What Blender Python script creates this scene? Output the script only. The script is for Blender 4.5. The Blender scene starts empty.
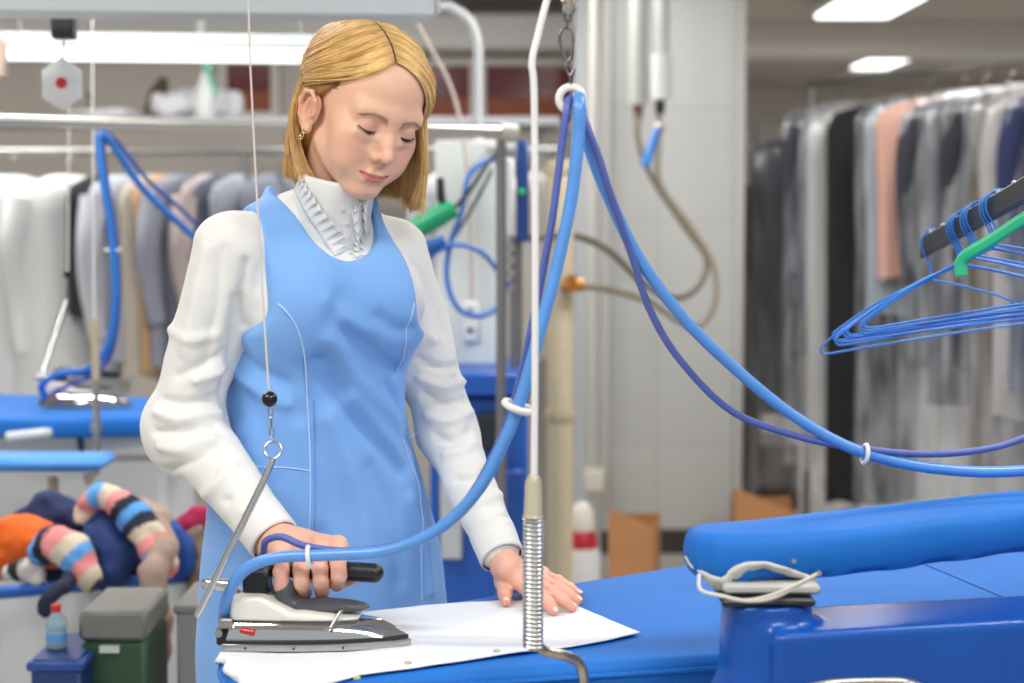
import bpy, math, random
import numpy as np
from mathutils import Vector, Matrix

# ---------------------------------------------------------------- camera, world, lights, exposure
SC = bpy.context.scene
COL = SC.collection
FPX, PITCH, CZ = 1707.0, math.radians(4.4), 1.42
CP, SP = math.cos(PITCH), math.sin(PITCH)
cam_data = bpy.data.cameras.new('camera')
cam = bpy.data.objects.new('camera', cam_data)
COL.objects.link(cam)
cam.location = (0, 0, CZ)
cam.rotation_euler = (math.pi / 2 - PITCH, 0, 0)
cam_data.sensor_width = 36.0
cam_data.lens = FPX * 36.0 / 1024.0
cam_data.clip_start = 0.05
cam_data.clip_end = 100
cam_data.dof.use_dof = True
cam_data.dof.focus_distance = 2.32
cam_data.dof.aperture_fstop = 3.3
SC.camera = cam
SC.view_settings.view_transform = 'Standard'
SC.view_settings.look = 'None'
SC.view_settings.gamma = 1.0
SC.view_settings.use_curve_mapping = False
SC.view_settings.exposure = 0.0
SC.cycles.max_bounces = 7
SC.cycles.diffuse_bounces = 4
SC.cycles.transparent_max_bounces = 24
SC.cycles.sample_clamp_indirect = 4.0
SC.cycles.caustics_reflective = False
SC.cycles.caustics_refractive = False
world = bpy.data.worlds.new('world')
SC.world = world
world.use_nodes = True
wb = world.node_tree.nodes['Background']
wb.inputs['Color'].default_value = (0.90, 0.96, 1.0, 1)
wb.inputs['Strength'].default_value = 0.52


def area(name, loc, size, size_y, power, color=(1, 1, 1), rot=(0, 0, 0)):
    l = bpy.data.lights.new(name, 'AREA')
    l.shape = 'RECTANGLE'; l.size = size; l.size_y = size_y; l.energy = power; l.color = color
    o = bpy.data.objects.new(name, l); COL.objects.link(o)
    o.location = loc; o.rotation_euler = rot
    return o


# ceiling lamps: (x, y, length along x, length along y, power)
CEIL = 2.62
LAMPS = [(-1.3, 1.2, 1.3, .25, 34), (0.7, 0.6, 1.3, .25, 34), (1.7, 2.3, 1.3, .25, 26), (-1.2, 3.6, 1.3, .25, 30),
         (0.9, 4.6, 1.3, .25, 30), (-2.2, 5.9, 1.3, .25, 40), (-.2, 6.4, 1.3, .25, 22),
         (2.05, 5.9, 1.3, .25, 13), (1.98, 9.6, .42, .95, 26), (2.83, 13.2, .28, .95, 26), (5.0, 12.2, 1.0, .3, 30), (-2.5, 9.5, 1.3, .3, 60)]
for i, (lx, ly, sx, sy, pw) in enumerate(LAMPS):
    area('ceiling_tube_light', (lx, ly, CEIL - .10), sx, sy, pw, (1.0, .985, .96))

# ---------------------------------------------------------------- helpers


def P(px, py, Y):
    """world point seen at pixel (px, py) standing Y metres ahead of the camera"""
    u = (px - 512) / FPX; v = (341.5 - py) / FPX
    d = (u, CP + v * SP, -SP + v * CP)
    k = Y / d[1]
    return Vector((d[0] * k, Y, CZ + d[2] * k))


def Z(px, py, z):
    """world point seen at pixel (px, py) at height z"""
    u = (px - 512) / FPX; v = (341.5 - py) / FPX
    d = (u, CP + v * SP, -SP + v * CP)
    k = (z - CZ) / d[2]
    return Vector((d[0] * k, d[1] * k, z))


def lin(c):
    return tuple((x / 12.92 if x <= .04045 else ((x + .055) / 1.055) ** 2.4) for x in c)


def hexc(h):
    h = h.lstrip('#')
    return lin(tuple(int(h[i:i + 2], 16) / 255 for i in (0, 2, 4)))


MATS = {}


def mat(name, color='#808080', rough=.6, metal=0.0, noise=0.0, nscale=30, bump=0.0, bscale=200, spec=.5, sheen=0.0, sss=0.0,
        emit=0.0, trans=0.0, alpha=1.0, attr=None, coat=0.0, stretch=None, weave=0.0, wscale=900):
    if name in MATS:
        return MATS[name]
    m = bpy.data.materials.new(name); m.use_nodes = True
    nt = m.node_tree; n = nt.nodes; L = nt.links
    b = n['Principled BSDF']
    c = hexc(color) if isinstance(color, str) else color
    b.inputs['Base Color'].default_value = (*c, 1)
    b.inputs['Roughness'].default_value = rough
    b.inputs['Metallic'].default_value = metal
    b.inputs['Specular IOR Level'].default_value = spec
    if sheen: b.inputs['Sheen Weight'].default_value = sheen
    if coat: b.inputs['Coat Weight'].default_value = coat
    if trans: b.inputs['Transmission Weight'].default_value = trans
    if alpha < 1: b.inputs['Alpha'].default_value = alpha
    if sss:
        b.inputs['Subsurface Weight'].default_value = sss
        b.inputs['Subsurface Radius'].default_value = (1.0, .35, .2)
        b.inputs['Subsurface Scale'].default_value = .006
    if emit:
        b.inputs['Emission Color'].default_value = (*c, 1)
        b.inputs['Emission Strength'].default_value = emit
    tc = n.new('ShaderNodeTexCoord')
    vec = tc.outputs['Object']
    if stretch:
        mp = n.new('ShaderNodeMapping'); mp.inputs['Scale'].default_value = stretch
        L.new(vec, mp.inputs['Vector']); vec = mp.outputs['Vector']
    src = None
    if attr:
        a = n.new('ShaderNodeAttribute'); a.attribute_name = attr; src = a.outputs['Color']
        L.new(src, b.inputs['Base Color'])
    if noise:
        t = n.new('ShaderNodeTexNoise'); t.inputs['Scale'].default_value = nscale; t.inputs['Detail'].default_value = 5
        L.new(vec, t.inputs['Vector'])
        mr = n.new('ShaderNodeMapRange'); mr.inputs['To Min'].default_value = 1 - noise; mr.inputs['To Max'].default_value = 1 + noise
        mr.inputs['From Min'].default_value = .3; mr.inputs['From Max'].default_value = .7
        L.new(t.outputs['Fac'], mr.inputs['Value'])
        mx = n.new('ShaderNodeVectorMath'); mx.operation = 'SCALE'
        if src is not None: L.new(src, mx.inputs[0])
        else: mx.inputs[0].default_value = c
        L.new(mr.outputs[0], mx.inputs['Scale'])
        L.new(mx.outputs[0], b.inputs['Base Color'])
    hgt = None
    if bump:
        t = n.new('ShaderNodeTexNoise'); t.inputs['Scale'].default_value = bscale; t.inputs['Detail'].default_value = 4
        L.new(vec, t.inputs['Vector'])
        bp = n.new('ShaderNodeBump'); bp.inputs['Strength'].default_value = bump; bp.inputs['Distance'].default_value = .002
        L.new(t.outputs['Fac'], bp.inputs['Height']); L.new(bp.outputs[0], b.inputs['Normal'])
    MATS[name] = m
    return m


def tag(o, label=None, cat=None, group=None, kind=None):
    if label: o['label'] = label
    if cat: o['category'] = cat
    if group: o['group'] = group
    if kind: o['kind'] = kind
    return o


def empty(name, loc=(0, 0, 0), label=None, cat=None, group=None):
    o = bpy.data.objects.new(name, None); COL.objects.link(o); o.location = loc
    o.empty_display_size = .05
    return tag(o, label, cat, group)


def mesh_obj(name, verts, faces, m=None, parent=None, smooth=True, cols=None, world=True):
    """one mesh object; verts in world coordinates (moved into the parent's frame)"""
    me = bpy.data.meshes.new(name)
    V = np.asarray(verts, dtype=float).reshape(-1, 3)
    if parent is not None and world:
        o = parent
        off = Vector((0, 0, 0))
        while o is not None:
            off += o.location; o = o.parent
        V = V - np.array(off)
    me.from_pydata(V.tolist(), [], [tuple(int(i) for i in f) for f in faces])
    if smooth:
        me.polygons.foreach_set('use_smooth', [True] * len(me.polygons))
    if cols is not None:
        ca = me.color_attributes.new('Col', 'FLOAT_COLOR', 'POINT')
        cc = np.ones((len(V), 4), dtype=np.float32); cc[:, :3] = cols
        ca.data.foreach_set('color', cc.ravel())
    me.update()
    if m:
        for mm in (m if isinstance(m, (list, tuple)) else [m]): me.materials.append(mm)
    o = bpy.data.objects.new(name, me); COL.objects.link(o)
    if parent is not None: o.parent = parent
    return o


class MB:
    """collects shapes into one mesh"""

    def __init__(s): s.v = []; s.f = []

    def add(s, v, f):
        k = len(s.v); s.v += [tuple(p) for p in v]; s.f += [tuple(i + k for i in q) for q in f]
        return s

    def box(s, lo, hi, M=None, bev=0.0):
        x0, y0, z0 = lo; x1, y1, z1 = hi
        if bev > 0:
            b = min(bev, .49 * min(x1 - x0, y1 - y0, z1 - z0))
            v = []
            for sx in (0, 1):
                for sy in (0, 1):
                    for sz in (0, 1):
                        X = (x0, x1)[sx]; Y = (y0, y1)[sy]; Zc = (z0, z1)[sz]
                        bx = b if sx == 0 else -b; by = b if sy == 0 else -b; bz = b if sz == 0 else -b
                        v += [(X, Y + by, Zc + bz), (X + bx, Y, Zc + bz), (X + bx, Y + by, Zc)]
            I = lambda sx, sy, sz, k: ((sx * 2 + sy) * 2 + sz) * 3 + k
            f = []
            for a in (0, 1):
                f.append((I(a, 0, 0, 0), I(a, 1, 0, 0), I(a, 1, 1, 0), I(a, 0, 1, 0)))
                f.append((I(0, a, 0, 1), I(1, a, 0, 1), I(1, a, 1, 1), I(0, a, 1, 1)))
                f.append((I(0, 0, a, 2), I(1, 0, a, 2), I(1, 1, a, 2), I(0, 1, a, 2)))
            for a in (0, 1):
                for c in (0, 1):
                    f.append((I(a, c, 0, 0), I(a, c, 1, 0), I(a, c, 1, 1), I(a, c, 0, 1)))
                    f.append((I(a, 0, c, 0), I(a, 1, c, 0), I(a, 1, c, 2), I(a, 0, c, 2)))
                    f.append((I(0, a, c, 1), I(1, a, c, 1), I(1, a, c, 2), I(0, a, c, 2)))
            for a in (0, 1):
                for c in (0, 1):
                    for d in (0, 1):
                        f.append((I(a, c, d, 0), I(a, c, d, 1), I(a, c, d, 2)))
        else:
            v = [(x, y, z) for x in (x0, x1) for y in (y0, y1) for z in (z0, z1)]
            f = [(0, 1, 3, 2), (4, 6, 7, 5), (0, 4, 5, 1), (2, 3, 7, 6), (0, 2, 6, 4), (1, 5, 7, 3)]
        if M is not None: v = [tuple(M @ Vector(p)) for p in v]
        return s.add(v, f)

    def tube(s, pts, r, n=10, caps=True, closed=False):
        pts = [Vector(p) for p in pts]
        N = len(pts)
        rr = r if isinstance(r, (list, tuple, np.ndarray)) else [r] * N
        v = []; f = []
        up = None
        for i, p in enumerate(pts):
            if closed: t = pts[(i + 1) % N] - pts[i - 1]
            else: t = pts[min(i + 1, N - 1)] - pts[max(i - 1, 0)]
            t = t.normalized() if t.length > 1e-9 else Vector((0, 0, 1))
            if up is None:
                a = Vector((0, 0, 1)) if abs(t.z) < .9 else Vector((1, 0, 0))
                up = (a - t * a.dot(t)).normalized()
            else:
                up = up - t * up.dot(t)
                up = up.normalized() if up.length > 1e-6 else t.orthogonal().normalized()
            w = t.cross(up)
            for k in range(n):
                a = 2 * math.pi * k / n
                v.append(tuple(p + (up * math.cos(a) + w * math.sin(a)) * rr[i]))
        M_ = N if closed else N - 1
        for i in range(M_):
            j = (i + 1) % N
            for k in range(n):
                f.append((i * n + k, i * n + (k + 1) % n, j * n + (k + 1) % n, j * n + k))
        if caps and not closed:
            f.append(tuple(range(n - 1, -1, -1))); f.append(tuple((N - 1) * n + k for k in range(n)))
        return s.add(v, f)

    def cyl(s, a, b, r, r2=None, n=20):
        return s.tube([a, b], [r, r if r2 is None else r2], n)

    def lathe(s, prof, c, n=28, M=None, axis=None):
        """profile [(radius, height)] revolved about a vertical axis at c"""
        v = []; f = []
        for (r, h) in prof:
            for k in range(n):
                a = 2 * math.pi * k / n
                p = Vector((r * math.cos(a), r * math.sin(a), h))
                if M is not None: p = M @ p
                v.append(tuple(p + Vector(c)))
        for i in range(len(prof) - 1):
            for k in range(n):
                f.append((i * n + k, i * n + (k + 1) % n, (i + 1) * n + (k + 1) % n, (i + 1) * n + k))
        f.append(tuple(range(n - 1, -1, -1))); f.append(tuple((len(prof) - 1) * n + k for k in range(n)))
        return s.add(v, f)

    def sphere(s, c, r, n=16, sc=(1, 1, 1)):
        prof = [(max(1e-5, math.sin(math.pi * i / n)) * r, -math.cos(math.pi * i / n) * r) for i in range(n + 1)]
        M = Matrix.Diagonal((*sc, 1))
        return s.lathe(prof, c, n + 4, M)

    def prism(s, poly, z0, z1, M=None, bev=0.0):
        """outline (x, y) list from z0 to z1; bev rounds top and bottom"""
        n = len(poly)
        cx = sum(p[0] for p in poly) / n; cy = sum(p[1] for p in poly) / n
        rings = [(0, z0), (0, z1)]
        if bev:
            rings = [(-bev, z0), (-bev * .3, z0 + bev * .3), (0, z0 + bev), (0, z1 - bev), (-bev * .3, z1 - bev * .3), (-bev, z1)]
        v = []
        for off, z in rings:
            for i, p in enumerate(poly):
                a = Vector(poly[i - 1]); b = Vector(p); c = Vector(poly[(i + 1) % n])
                t = (c - a); t = t.normalized() if t.length > 1e-9 else Vector((1, 0))
                nrm = Vector((t.y, -t.x))
                if nrm.dot(b - Vector((cx, cy))) < 0: nrm = -nrm
                q = b + nrm * off
                v.append((q.x, q.y, z))
        f = []
        for k in range(len(rings) - 1):
            for i in range(n):
                j = (i + 1) % n
                f.append((k * n + i, k * n + j, (k + 1) * n + j, (k + 1) * n + i))
        f.append(tuple(range(n - 1, -1, -1))); f.append(tuple((len(rings) - 1) * n + k for k in range(n)))
        if M is not None: v = [tuple(M @ Vector(p)) for p in v]
        return s.add(v, f)

    def build(s, name, m=None, parent=None, smooth=True, angle=40, cols=None):
        o = mesh_obj(name, s.v, s.f, m, parent, smooth, cols)
        if smooth and angle is not None:
            sharp_edges(o.data, angle)
        return o


def sharp_edges(me, angle=40):
    """mark hard edges so smooth shading keeps crisp corners; also turn normals outward"""
    import bmesh
    bm = bmesh.new(); bm.from_mesh(me)
    bmesh.ops.recalc_face_normals(bm, faces=bm.faces)
    lim = math.radians(angle)
    for e in bm.edges:
        if len(e.link_faces) == 2 and e.calc_face_angle(0) > lim: e.smooth = False
    bm.to_mesh(me); bm.free()


def copy_tree(o, parent=None):
    c = o.copy(); COL.objects.link(c)
    if parent is not None: c.parent = parent
    for ch in [x for x in bpy.data.objects if x.parent == o and x != c]:
        copy_tree(ch, c)
    return c


def spline(pts, n=12):
    """Catmull-Rom through the points"""
    P_ = [Vector(p) for p in pts]
    P_ = [P_[0] * 2 - P_[1]] + P_ + [P_[-1] * 2 - P_[-2]]
    out = []
    for i in range(1, len(P_) - 2):
        a, b, c, d = P_[i - 1:i + 3]
        for k in range(n):
            t = k / n
            out.append(.5 * ((2 * b) + (c - a) * t + (2 * a - 5 * b + 4 * c - d) * t * t + (3 * b - a - 3 * c + d) * t ** 3))
    out.append(P_[-2])
    return out


# ---------------------------------------------------------------- implicit surfaces (for bodies and cloth)


def smin(a, b, k):
    h = np.clip(.5 + .5 * (b - a) / k, 0, 1)
    return b + (a - b) * h - k * h * (1 - h)


def smax(a, b, k): return -smin(-a, -b, k)


def ell(p, c, r, R=None):
    q = p - np.asarray(c, dtype=float)
    if R is not None: q = q @ R
    r = np.asarray(r, dtype=float)
    k0 = np.linalg.norm(q / r, axis=-1); k1 = np.linalg.norm(q / (r * r), axis=-1) + 1e-9
    return k0 * (k0 - 1) / k1


def cap(p, a, b, ra, rb=None):
    a = np.asarray(a, dtype=float); b = np.asarray(b, dtype=float)
    rb = ra if rb is None else rb
    ab = b - a
    t = np.clip((p - a) @ ab / (ab @ ab + 1e-12), 0, 1)
    return np.linalg.norm(p - a - t[..., None] * ab, axis=-1) - (ra + (rb - ra) * t)


def sph(p, c, r): return np.linalg.norm(p - np.asarray(c, dtype=float), axis=-1) - r


def rotm(ax, deg):
    return np.array(Matrix.Rotation(math.radians(deg), 3, ax))


def surface(fn, lo, hi, h):
    """surface nets: mesh of fn(points) = 0 inside the box lo..hi at step h"""
    lo = np.array(lo, dtype=float); hi = np.array(hi, dtype=float)
    B = 4
    nb = np.ceil((hi - lo) / (h * B)).astype(int) + 1
    cc = [lo[i] + (np.arange(nb[i]) + .5) * B * h - .5 * h for i in range(3)]
    C = np.stack(np.meshgrid(*cc, indexing='ij'), -1).reshape(-1, 3)
    fc = fn(C).reshape(nb)
    near = np.abs(fc) < h * B * 1.5
    F = np.repeat(np.repeat(np.repeat(fc, B, 0), B, 1), B, 2).astype(np.float32)
    M = np.repeat(np.repeat(np.repeat(near, B, 0), B, 1), B, 2)
    idx = np.argwhere(M)
    pts = lo + idx * h
    vals = np.empty(len(pts), dtype=np.float32)
    for s in range(0, len(pts), 400000):
        vals[s:s + 400000] = fn(pts[s:s + 400000])
    F[M] = vals
    F[F == 0] = 1e-9
    I = F < 0
    # active cells
    n = np.array(F.shape) - 1
    cnt = np.zeros(n, dtype=np.int8)
    for dx in (0, 1):
        for dy in (0, 1):
            for dz in (0, 1):
                cnt += I[dx:dx + n[0], dy:dy + n[1], dz:dz + n[2]]
    act = (cnt > 0) & (cnt < 8)
    ai = np.argwhere(act)
    vid = -np.ones(n, dtype=np.int64); vid[act] = np.arange(len(ai))
    acc = np.zeros((len(ai), 3)); w = np.zeros(len(ai))
    cor = [(a, b, c) for a in (0, 1) for b in (0, 1) for c in (0, 1)]
    cv = {k: F[ai[:, 0] + k[0], ai[:, 1] + k[1], ai[:, 2] + k[2]].astype(float) for k in cor}
    for a in cor:
        for ax in range(3):
            if a[ax] == 1: continue
            b = list(a); b[ax] = 1; b = tuple(b)
            va, vb = cv[a], cv[b]
            m = (va < 0) != (vb < 0)
            t = va / (va - vb + 1e-30 * (~m)) if False else np.where(m, va / np.where(m, va - vb, 1), 0)
            q = np.zeros((len(ai), 3)); q[:] = a; q[:, ax] += t
            acc[m] += q[m]; w[m] += 1
    V = lo + (ai + acc / w[:, None]) * h
    faces = []
    for ax in range(3):
        o1, o2 = [(1, 2), (2, 0), (0, 1)][ax]
        sl0 = [slice(0, s) for s in F.shape]; sl1 = [slice(0, s) for s in F.shape]
        sl0[ax] = slice(0, F.shape[ax] - 1); sl1[ax] = slice(1, F.shape[ax])
        cr = I[tuple(sl0)] != I[tuple(sl1)]
        e = np.argwhere(cr)
        ok = (e[:, o1] >= 1) & (e[:, o2] >= 1) & (e[:, o1] < n[o1]) & (e[:, o2] < n[o2])
        e = e[ok]
        def cell(d1, d2):
            q = e.copy(); q[:, o1] -= d1; q[:, o2] -= d2
            return vid[q[:, 0], q[:, 1], q[:, 2]]
        q4 = np.stack([cell(1, 1), cell(0, 1), cell(0, 0), cell(1, 0)], 1)
        ins = I[e[:, 0], e[:, 1], e[:, 2]]
        q4[~ins] = q4[~ins][:, ::-1]
        faces.append(q4)
    Fc = np.concatenate(faces)
    Fc = Fc[(Fc >= 0).all(1)]
    return V, Fc


def normals(fn, p, e=1e-3):
    g = np.stack([fn(p + np.eye(3)[i] * e) - fn(p - np.eye(3)[i] * e) for i in range(3)], -1)
    return g / (np.linalg.norm(g, axis=-1, keepdims=True) + 1e-12)


def vnoise(p, seed=0):
    """smooth value noise in -1..1 on the unit lattice"""
    p = np.asarray(p, dtype=float)
    i = np.floor(p).astype(np.int64); f = p - i; f = f * f * (3 - 2 * f)
    out = 0
    for dx in (0, 1):
        for dy in (0, 1):
            for dz in (0, 1):
                hsh = ((i[:, 0] + dx) * 73856093) ^ ((i[:, 1] + dy) * 19349663) ^ ((i[:, 2] + dz) * 83492791) ^ (seed * 2654435761 + 97)
                hsh = (hsh ^ (hsh >> 13)) * 1274126177
                hsh = hsh ^ (hsh >> 16)
                r = (hsh & 0xffff) / 32767.5 - 1
                w = (f[:, 0] if dx else 1 - f[:, 0]) * (f[:, 1] if dy else 1 - f[:, 1]) * (f[:, 2] if dz else 1 - f[:, 2])
                out = out + r * w
    return out


def seg_dist(p, pts):
    """distance from points to a polyline"""
    d = np.full(len(p), 1e9); pts = np.asarray(pts, dtype=float)
    for a, b in zip(pts[:-1], pts[1:]):
        ab = b - a
        t = np.clip((p - a) @ ab / (ab @ ab + 1e-12), 0, 1)
        d = np.minimum(d, np.linalg.norm(p - a - t[:, None] * ab, axis=1))
    return d


def cast(fn, pix, y0, y1, n=160):
    """the surface points of fn met by lines of sight through the given pixels"""
    out = []
    for (px, py) in pix:
        ys = np.linspace(y0, y1, n)
        a = np.array(P(px, py, y0)); b = np.array(P(px, py, y1))
        pts = a + (b - a) * np.linspace(0, 1, n)[:, None]
        v = fn(pts)
        k = np.argmax(v < 0) if (v < 0).any() else int(np.argmin(v))
        if k > 0 and v[k] < 0 <= v[k - 1]:
            t = v[k - 1] / (v[k - 1] - v[k]); out.append(pts[k - 1] + (pts[k] - pts[k - 1]) * t)
        else: out.append(pts[k])
    return np.array(out)


TZ = 0.87
# ---------------------------------------------------------------- the woman: head, hair
person = empty('person', (-.22, 2.45, 0), 'blonde woman in white ruffled blouse and light blue pinafore ironing at the board', 'person')
HR = np.array(Matrix.Rotation(math.radians(32), 3, 'Z') @ Matrix.Rotation(math.radians(25), 3, 'X') @ Matrix.Rotation(math.radians(10), 3, 'Y'))
HC = np.array((-.208, 2.40, 1.563))
def h2w(p): return np.asarray(p) @ HR.T + HC
def w2h(p): return (np.asarray(p) - HC) @ HR

SKIN = mat('skin', attr='Col', rough=.45, sss=.12, spec=.35, bump=.05, bscale=900)
NECK = w2h(np.array(P(325, 216, 2.46)))
EYEC = [(-.0305, -.0735, -.001), (.0305, -.0735, -.001)]


def zwarp(z): return np.where(z < -.05, -.05 + (z + .05) * 1.05, z)


def head_sdf(p):
    p_true = p; p = p.copy(); p[:, 2] = zwarp(p[:, 2])
    ax = np.abs(p[:, 0]); q = p.copy(); q[:, 0] = ax
    d = ell(p, (0, .020, .030), (.071, .088, .080))
    d = smin(d, ell(p, (0, -.030, .040), (.060, .055, .055)), .03)
    d = smin(d, ell(p, (0, -.028, -.022), (.056, .057, .062)), .025)
    d = smin(d, ell(p, (0, -.036, -.066), (.041, .046, .036)), .025)
    d = smin(d, cap(q, (.047, -.005, -.055), (.012, -.066, -.092), .012, .013), .028)
    d = smin(d, ell(p, (0, -.074, -.093), (.017, .016, .014)), .018)
    d = smin(d, ell(q, (.041, -.058, -.024), (.020, .019, .018)), .028)
    d = smin(d, ell(q, (.032, -.062, -.052), (.022, .022, .024)), .022)
    d = smin(d, cap(q, (.0, -.081, .020), (.042, -.072, .019), .0105), .016)
    # sockets and lids
    d = smax(d, -ell(q, (.0325, -.099, .000), (.0165, .015, .0110)), .012)
    d = smin(d, sph(q, EYEC[1], .0142), .0035)
    d = smin(d, cap(q, (.019, -.0865, -.014), (.043, -.078, -.012), .0035), .012)
    lid = sph(q, EYEC[1], .0137)
    # lid crease above, slit below the upper lid (eyes cast down)
    cr = np.abs(np.linalg.norm(q - np.array([.0305, -.076, .0065]), axis=1)) * 0 + cap(q, (.0195, -.0885, .0045), (.031, -.0905, .0082), .0009)
    cr = np.minimum(cr, cap(q, (.031, -.0905, .0082), (.044, -.083, .0045), .0009))
    d = smax(d, -cr, .0022)
    sl = cap(q, (.0195, -.0832, -.0062), (.0305, -.0864, -.0080), .0009, .0023)
    sl = np.minimum(sl, cap(q, (.0305, -.0864, -.0080), (.0430, -.0792, -.0048), .0023, .0009))
    d = smax(d, -sl, .0012)
    # nose
    n = cap(p, (0, -.0835, .010), (0, -.094, -.015), .0062, .0070)
    n = smin(n, cap(p, (0, -.094, -.015), (0, -.1060, -.0320), .0074, .0082), .008)
    n = smin(n, cap(p, (0, -.1000, -.0355), (0, -.0905, -.0450), .0044), .005)
    n = smin(n, cap(q, (.006, -.082, -.002), (.0115, -.0865, -.030), .0055, .0070), .008)
    d = smin(d, n, .012)
    d = smin(d, ell(q, (.0108, -.0925, -.0372), (.0062, .0092, .0064)), .0048)
    d = smax(d, -ell(q, (.0070, -.0955, -.0462), (.0032, .0050, .0034)), .003)
    # muzzle and lips
    d = smin(d, ell(p, (0, -.074, -.066), (.026, .018, .020)), .014)
    d = smax(d, -cap(p, (0, -.0955, -.0505), (0, -.0950, -.0575), .0016), .005)
    up = cap(q, (.0015, -.0915, -.0628), (.0085, -.0912, -.0622), .0042, .0044)
    up = smin(up, cap(q, (.0085, -.0912, -.0622), (.0230, -.0805, -.0640), .0042, .0016), .004)
    lo = cap(q, (.0, -.0908, -.0722), (.0105, -.0888, -.0712), .0060, .0054)
    lo = smin(lo, cap(q, (.0105, -.0885, -.0708), (.0220, -.0800, -.0648), .0050, .0018), .004)
    d = smin(d, up, .0045); d = smin(d, lo, .0045)
    ml = cap(q, (.0, -.0975, -.0672), (.011, -.0955, -.0662), .0009)
    ml = np.minimum(ml, cap(q, (.011, -.0955, -.0662), (.0245, -.0845, -.0638), .0010, .0012))
    d = smax(d, -ml, .0022)
    d = smax(d, -ell(p, (0, -.0975, -.0815), (.016, .0050, .0045)), .008)
    # neck
    p = p_true; q = p.copy(); q[:, 0] = ax
    d = smin(d, cap(p, (0, .020, -.045), NECK, .046, .048), .020)
    # ears
    e = ell(q, (.0740, .004, -.024), (.0056, .0160, .0270), rotm('Z', -18) @ rotm('X', 10))
    hel = [(.075, -.010, -.020), (.079, -.009, -.004), (.083, .002, .0050), (.086, .014, .0015), (.086, .019, -.014), (.082, .015, -.032), (.075, .003, -.047)]
    for a, b in zip(hel[:-1], hel[1:]):
        e = smin(e, cap(q, a, b, .0030), .004)
    e = smax(e, -ell(q, (.0835, .0035, -.020), (.0085, .0090, .0165)), .004)
    e = smin(e, cap(q, (.0790, .010, -.008), (.0775, .010, -.028), .0022), .003)
    e = smin(e, cap(q, (.0745, -.008, -.018), (.0765, -.008, -.026), .0030), .003)
    e = smin(e, sph(q, (.0735, -.002, -.0475), .0062), .006)
    d = smin(d, e, .005)
    return d


hv, hf = surface(head_sdf, (-.100, -.125, -.200), (.100, .125, .125), .00165)
hn = normals(head_sdf, hv)
ax = np.abs(hv[:, 0])
base = np.array(hexc('#ecbb9d'))
hc = np.tile(base, (len(hv), 1))
def blend(c, m): 
    global hc
    hc = hc * (1 - m[:, None]) + np.array(hexc(c)) * m[:, None]
q_ = hv.copy(); q_[:, 0] = ax; q_[:, 2] = zwarp(q_[:, 2]); hz = q_[:, 2]
gs = lambda c, r: np.exp(-(np.linalg.norm((q_ - np.array(c)) / np.array(r), axis=1)) ** 2)
blend('#e39a86', .55 * gs((.040, -.072, -.035), (.022, .03, .020)))
blend('#dc9484', .45 * gs((.0, -.105, -.040), (.014, .02, .014)))
blend('#d68d7c', .5 * gs((.082, .005, -.021), (.02, .03, .035)))
blend('#bd8272', .5 * gs((.031, -.086, .002), (.018, .02, .008)))  # eyelid tint, with the lid shading painted into the skin colour
mz = hz - .0036 * (ax / .0235) ** 2
lipz = np.where(mz > -.0670, (mz + .0670) / (.0054 * (1 - (ax / .0245) ** 2).clip(0, 1) ** .7 * (1 - .22 * np.exp(-(ax / .003) ** 2)) + 1e-5),
                (-.0670 - mz) / (.0086 * (1 - (ax / .0245) ** 2).clip(0, 1) ** .8 + 1e-5))
lm = np.clip((1.12 - lipz) / .25, 0, 1) * (ax < .0245) * (hv[:, 1] < -.07)
blend('#cc6f6c', .85 * lm)
blend('#97494c', .7 * np.exp(-((mz + .0670) / .0007) ** 2) * (ax < .0235) * (hv[:, 1] < -.07))
slm = np.exp(-(seg_dist(q_, [(.0185, -.0855, -.0062), (.031, -.0885, -.0078), (.0445, -.0815, -.0045)]) / .0021) ** 2)
blend('#8a5a4c', .5 * slm * (hv[:, 1] < -.06))
inner = ((np.linalg.norm(q_ - np.array(EYEC[1]), axis=1) < .0136) & (hv[:, 1] < -.07)).astype(float)
blend('#2a2320', .95 * inner * np.exp(-((ax - .0315) / .0062) ** 4))
blend('#d8cfc8', .8 * inner * (1 - np.exp(-((ax - .0315) / .0062) ** 4)))
EARV = (hv, hf, hc)

# hair ---------------------------------------------------------------
rng = np.random.default_rng(5)
EC = np.array((0, .016, .028)); ER = np.array((.083, .101, .0885))
def on_scalp(d, k=1.0):
    d = d / (np.linalg.norm(d, axis=-1, keepdims=True) + 1e-9)
    return EC + d * ER * k
DOWN = np.array((0, 0, -1.0)) @ HR      # world down seen in the head's frame
PARTX = -.014
hvv, hff, hcc = [], [], []
def strand(path, r0, col):
    k0 = len(hvv) * 0
    n = len(path)
    t = np.gradient(path, axis=0); t /= (np.linalg.norm(t, axis=1, keepdims=True) + 1e-9)
    ref = np.array((.3, 1, .1)); a = np.cross(t, ref); a /= (np.linalg.norm(a, axis=1, keepdims=True) + 1e-9)
    b = np.cross(t, a)
    rr = r0 * np.clip(np.linspace(1.15, .35, n), .3, 1)
    rings = []
    for k in range(3):
        an = 2 * math.pi * k / 3
        rings.append(path + (a * math.cos(an) + b * math.sin(an)) * rr[:, None])
    V = np.stack(rings, 1).reshape(-1, 3)
    off = sum(len(x) for x in hvv) if False else strand.off
    F = []
    for i in range(n - 1):
        for k in range(3):
            F.append((off + i * 3 + k, off + i * 3 + (k + 1) % 3, off + i * 3 + 3 + (k + 1) % 3, off + i * 3 + 3 + k))
    hvv.append(V); hff.extend(F); hcc.append(np.repeat(col, 3, 0)); strand.off += len(V)
strand.off = 0
TONES = [np.array(hexc(c)) for c in ('#f2cb88', '#e8bb72', '#f8dda8', '#daa75c', '#f4d398', '#c8944f')]
TS = sorted(TONES, key=lambda q: q[0])
ROOT = np.array(hexc('#8a6238'))
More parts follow.
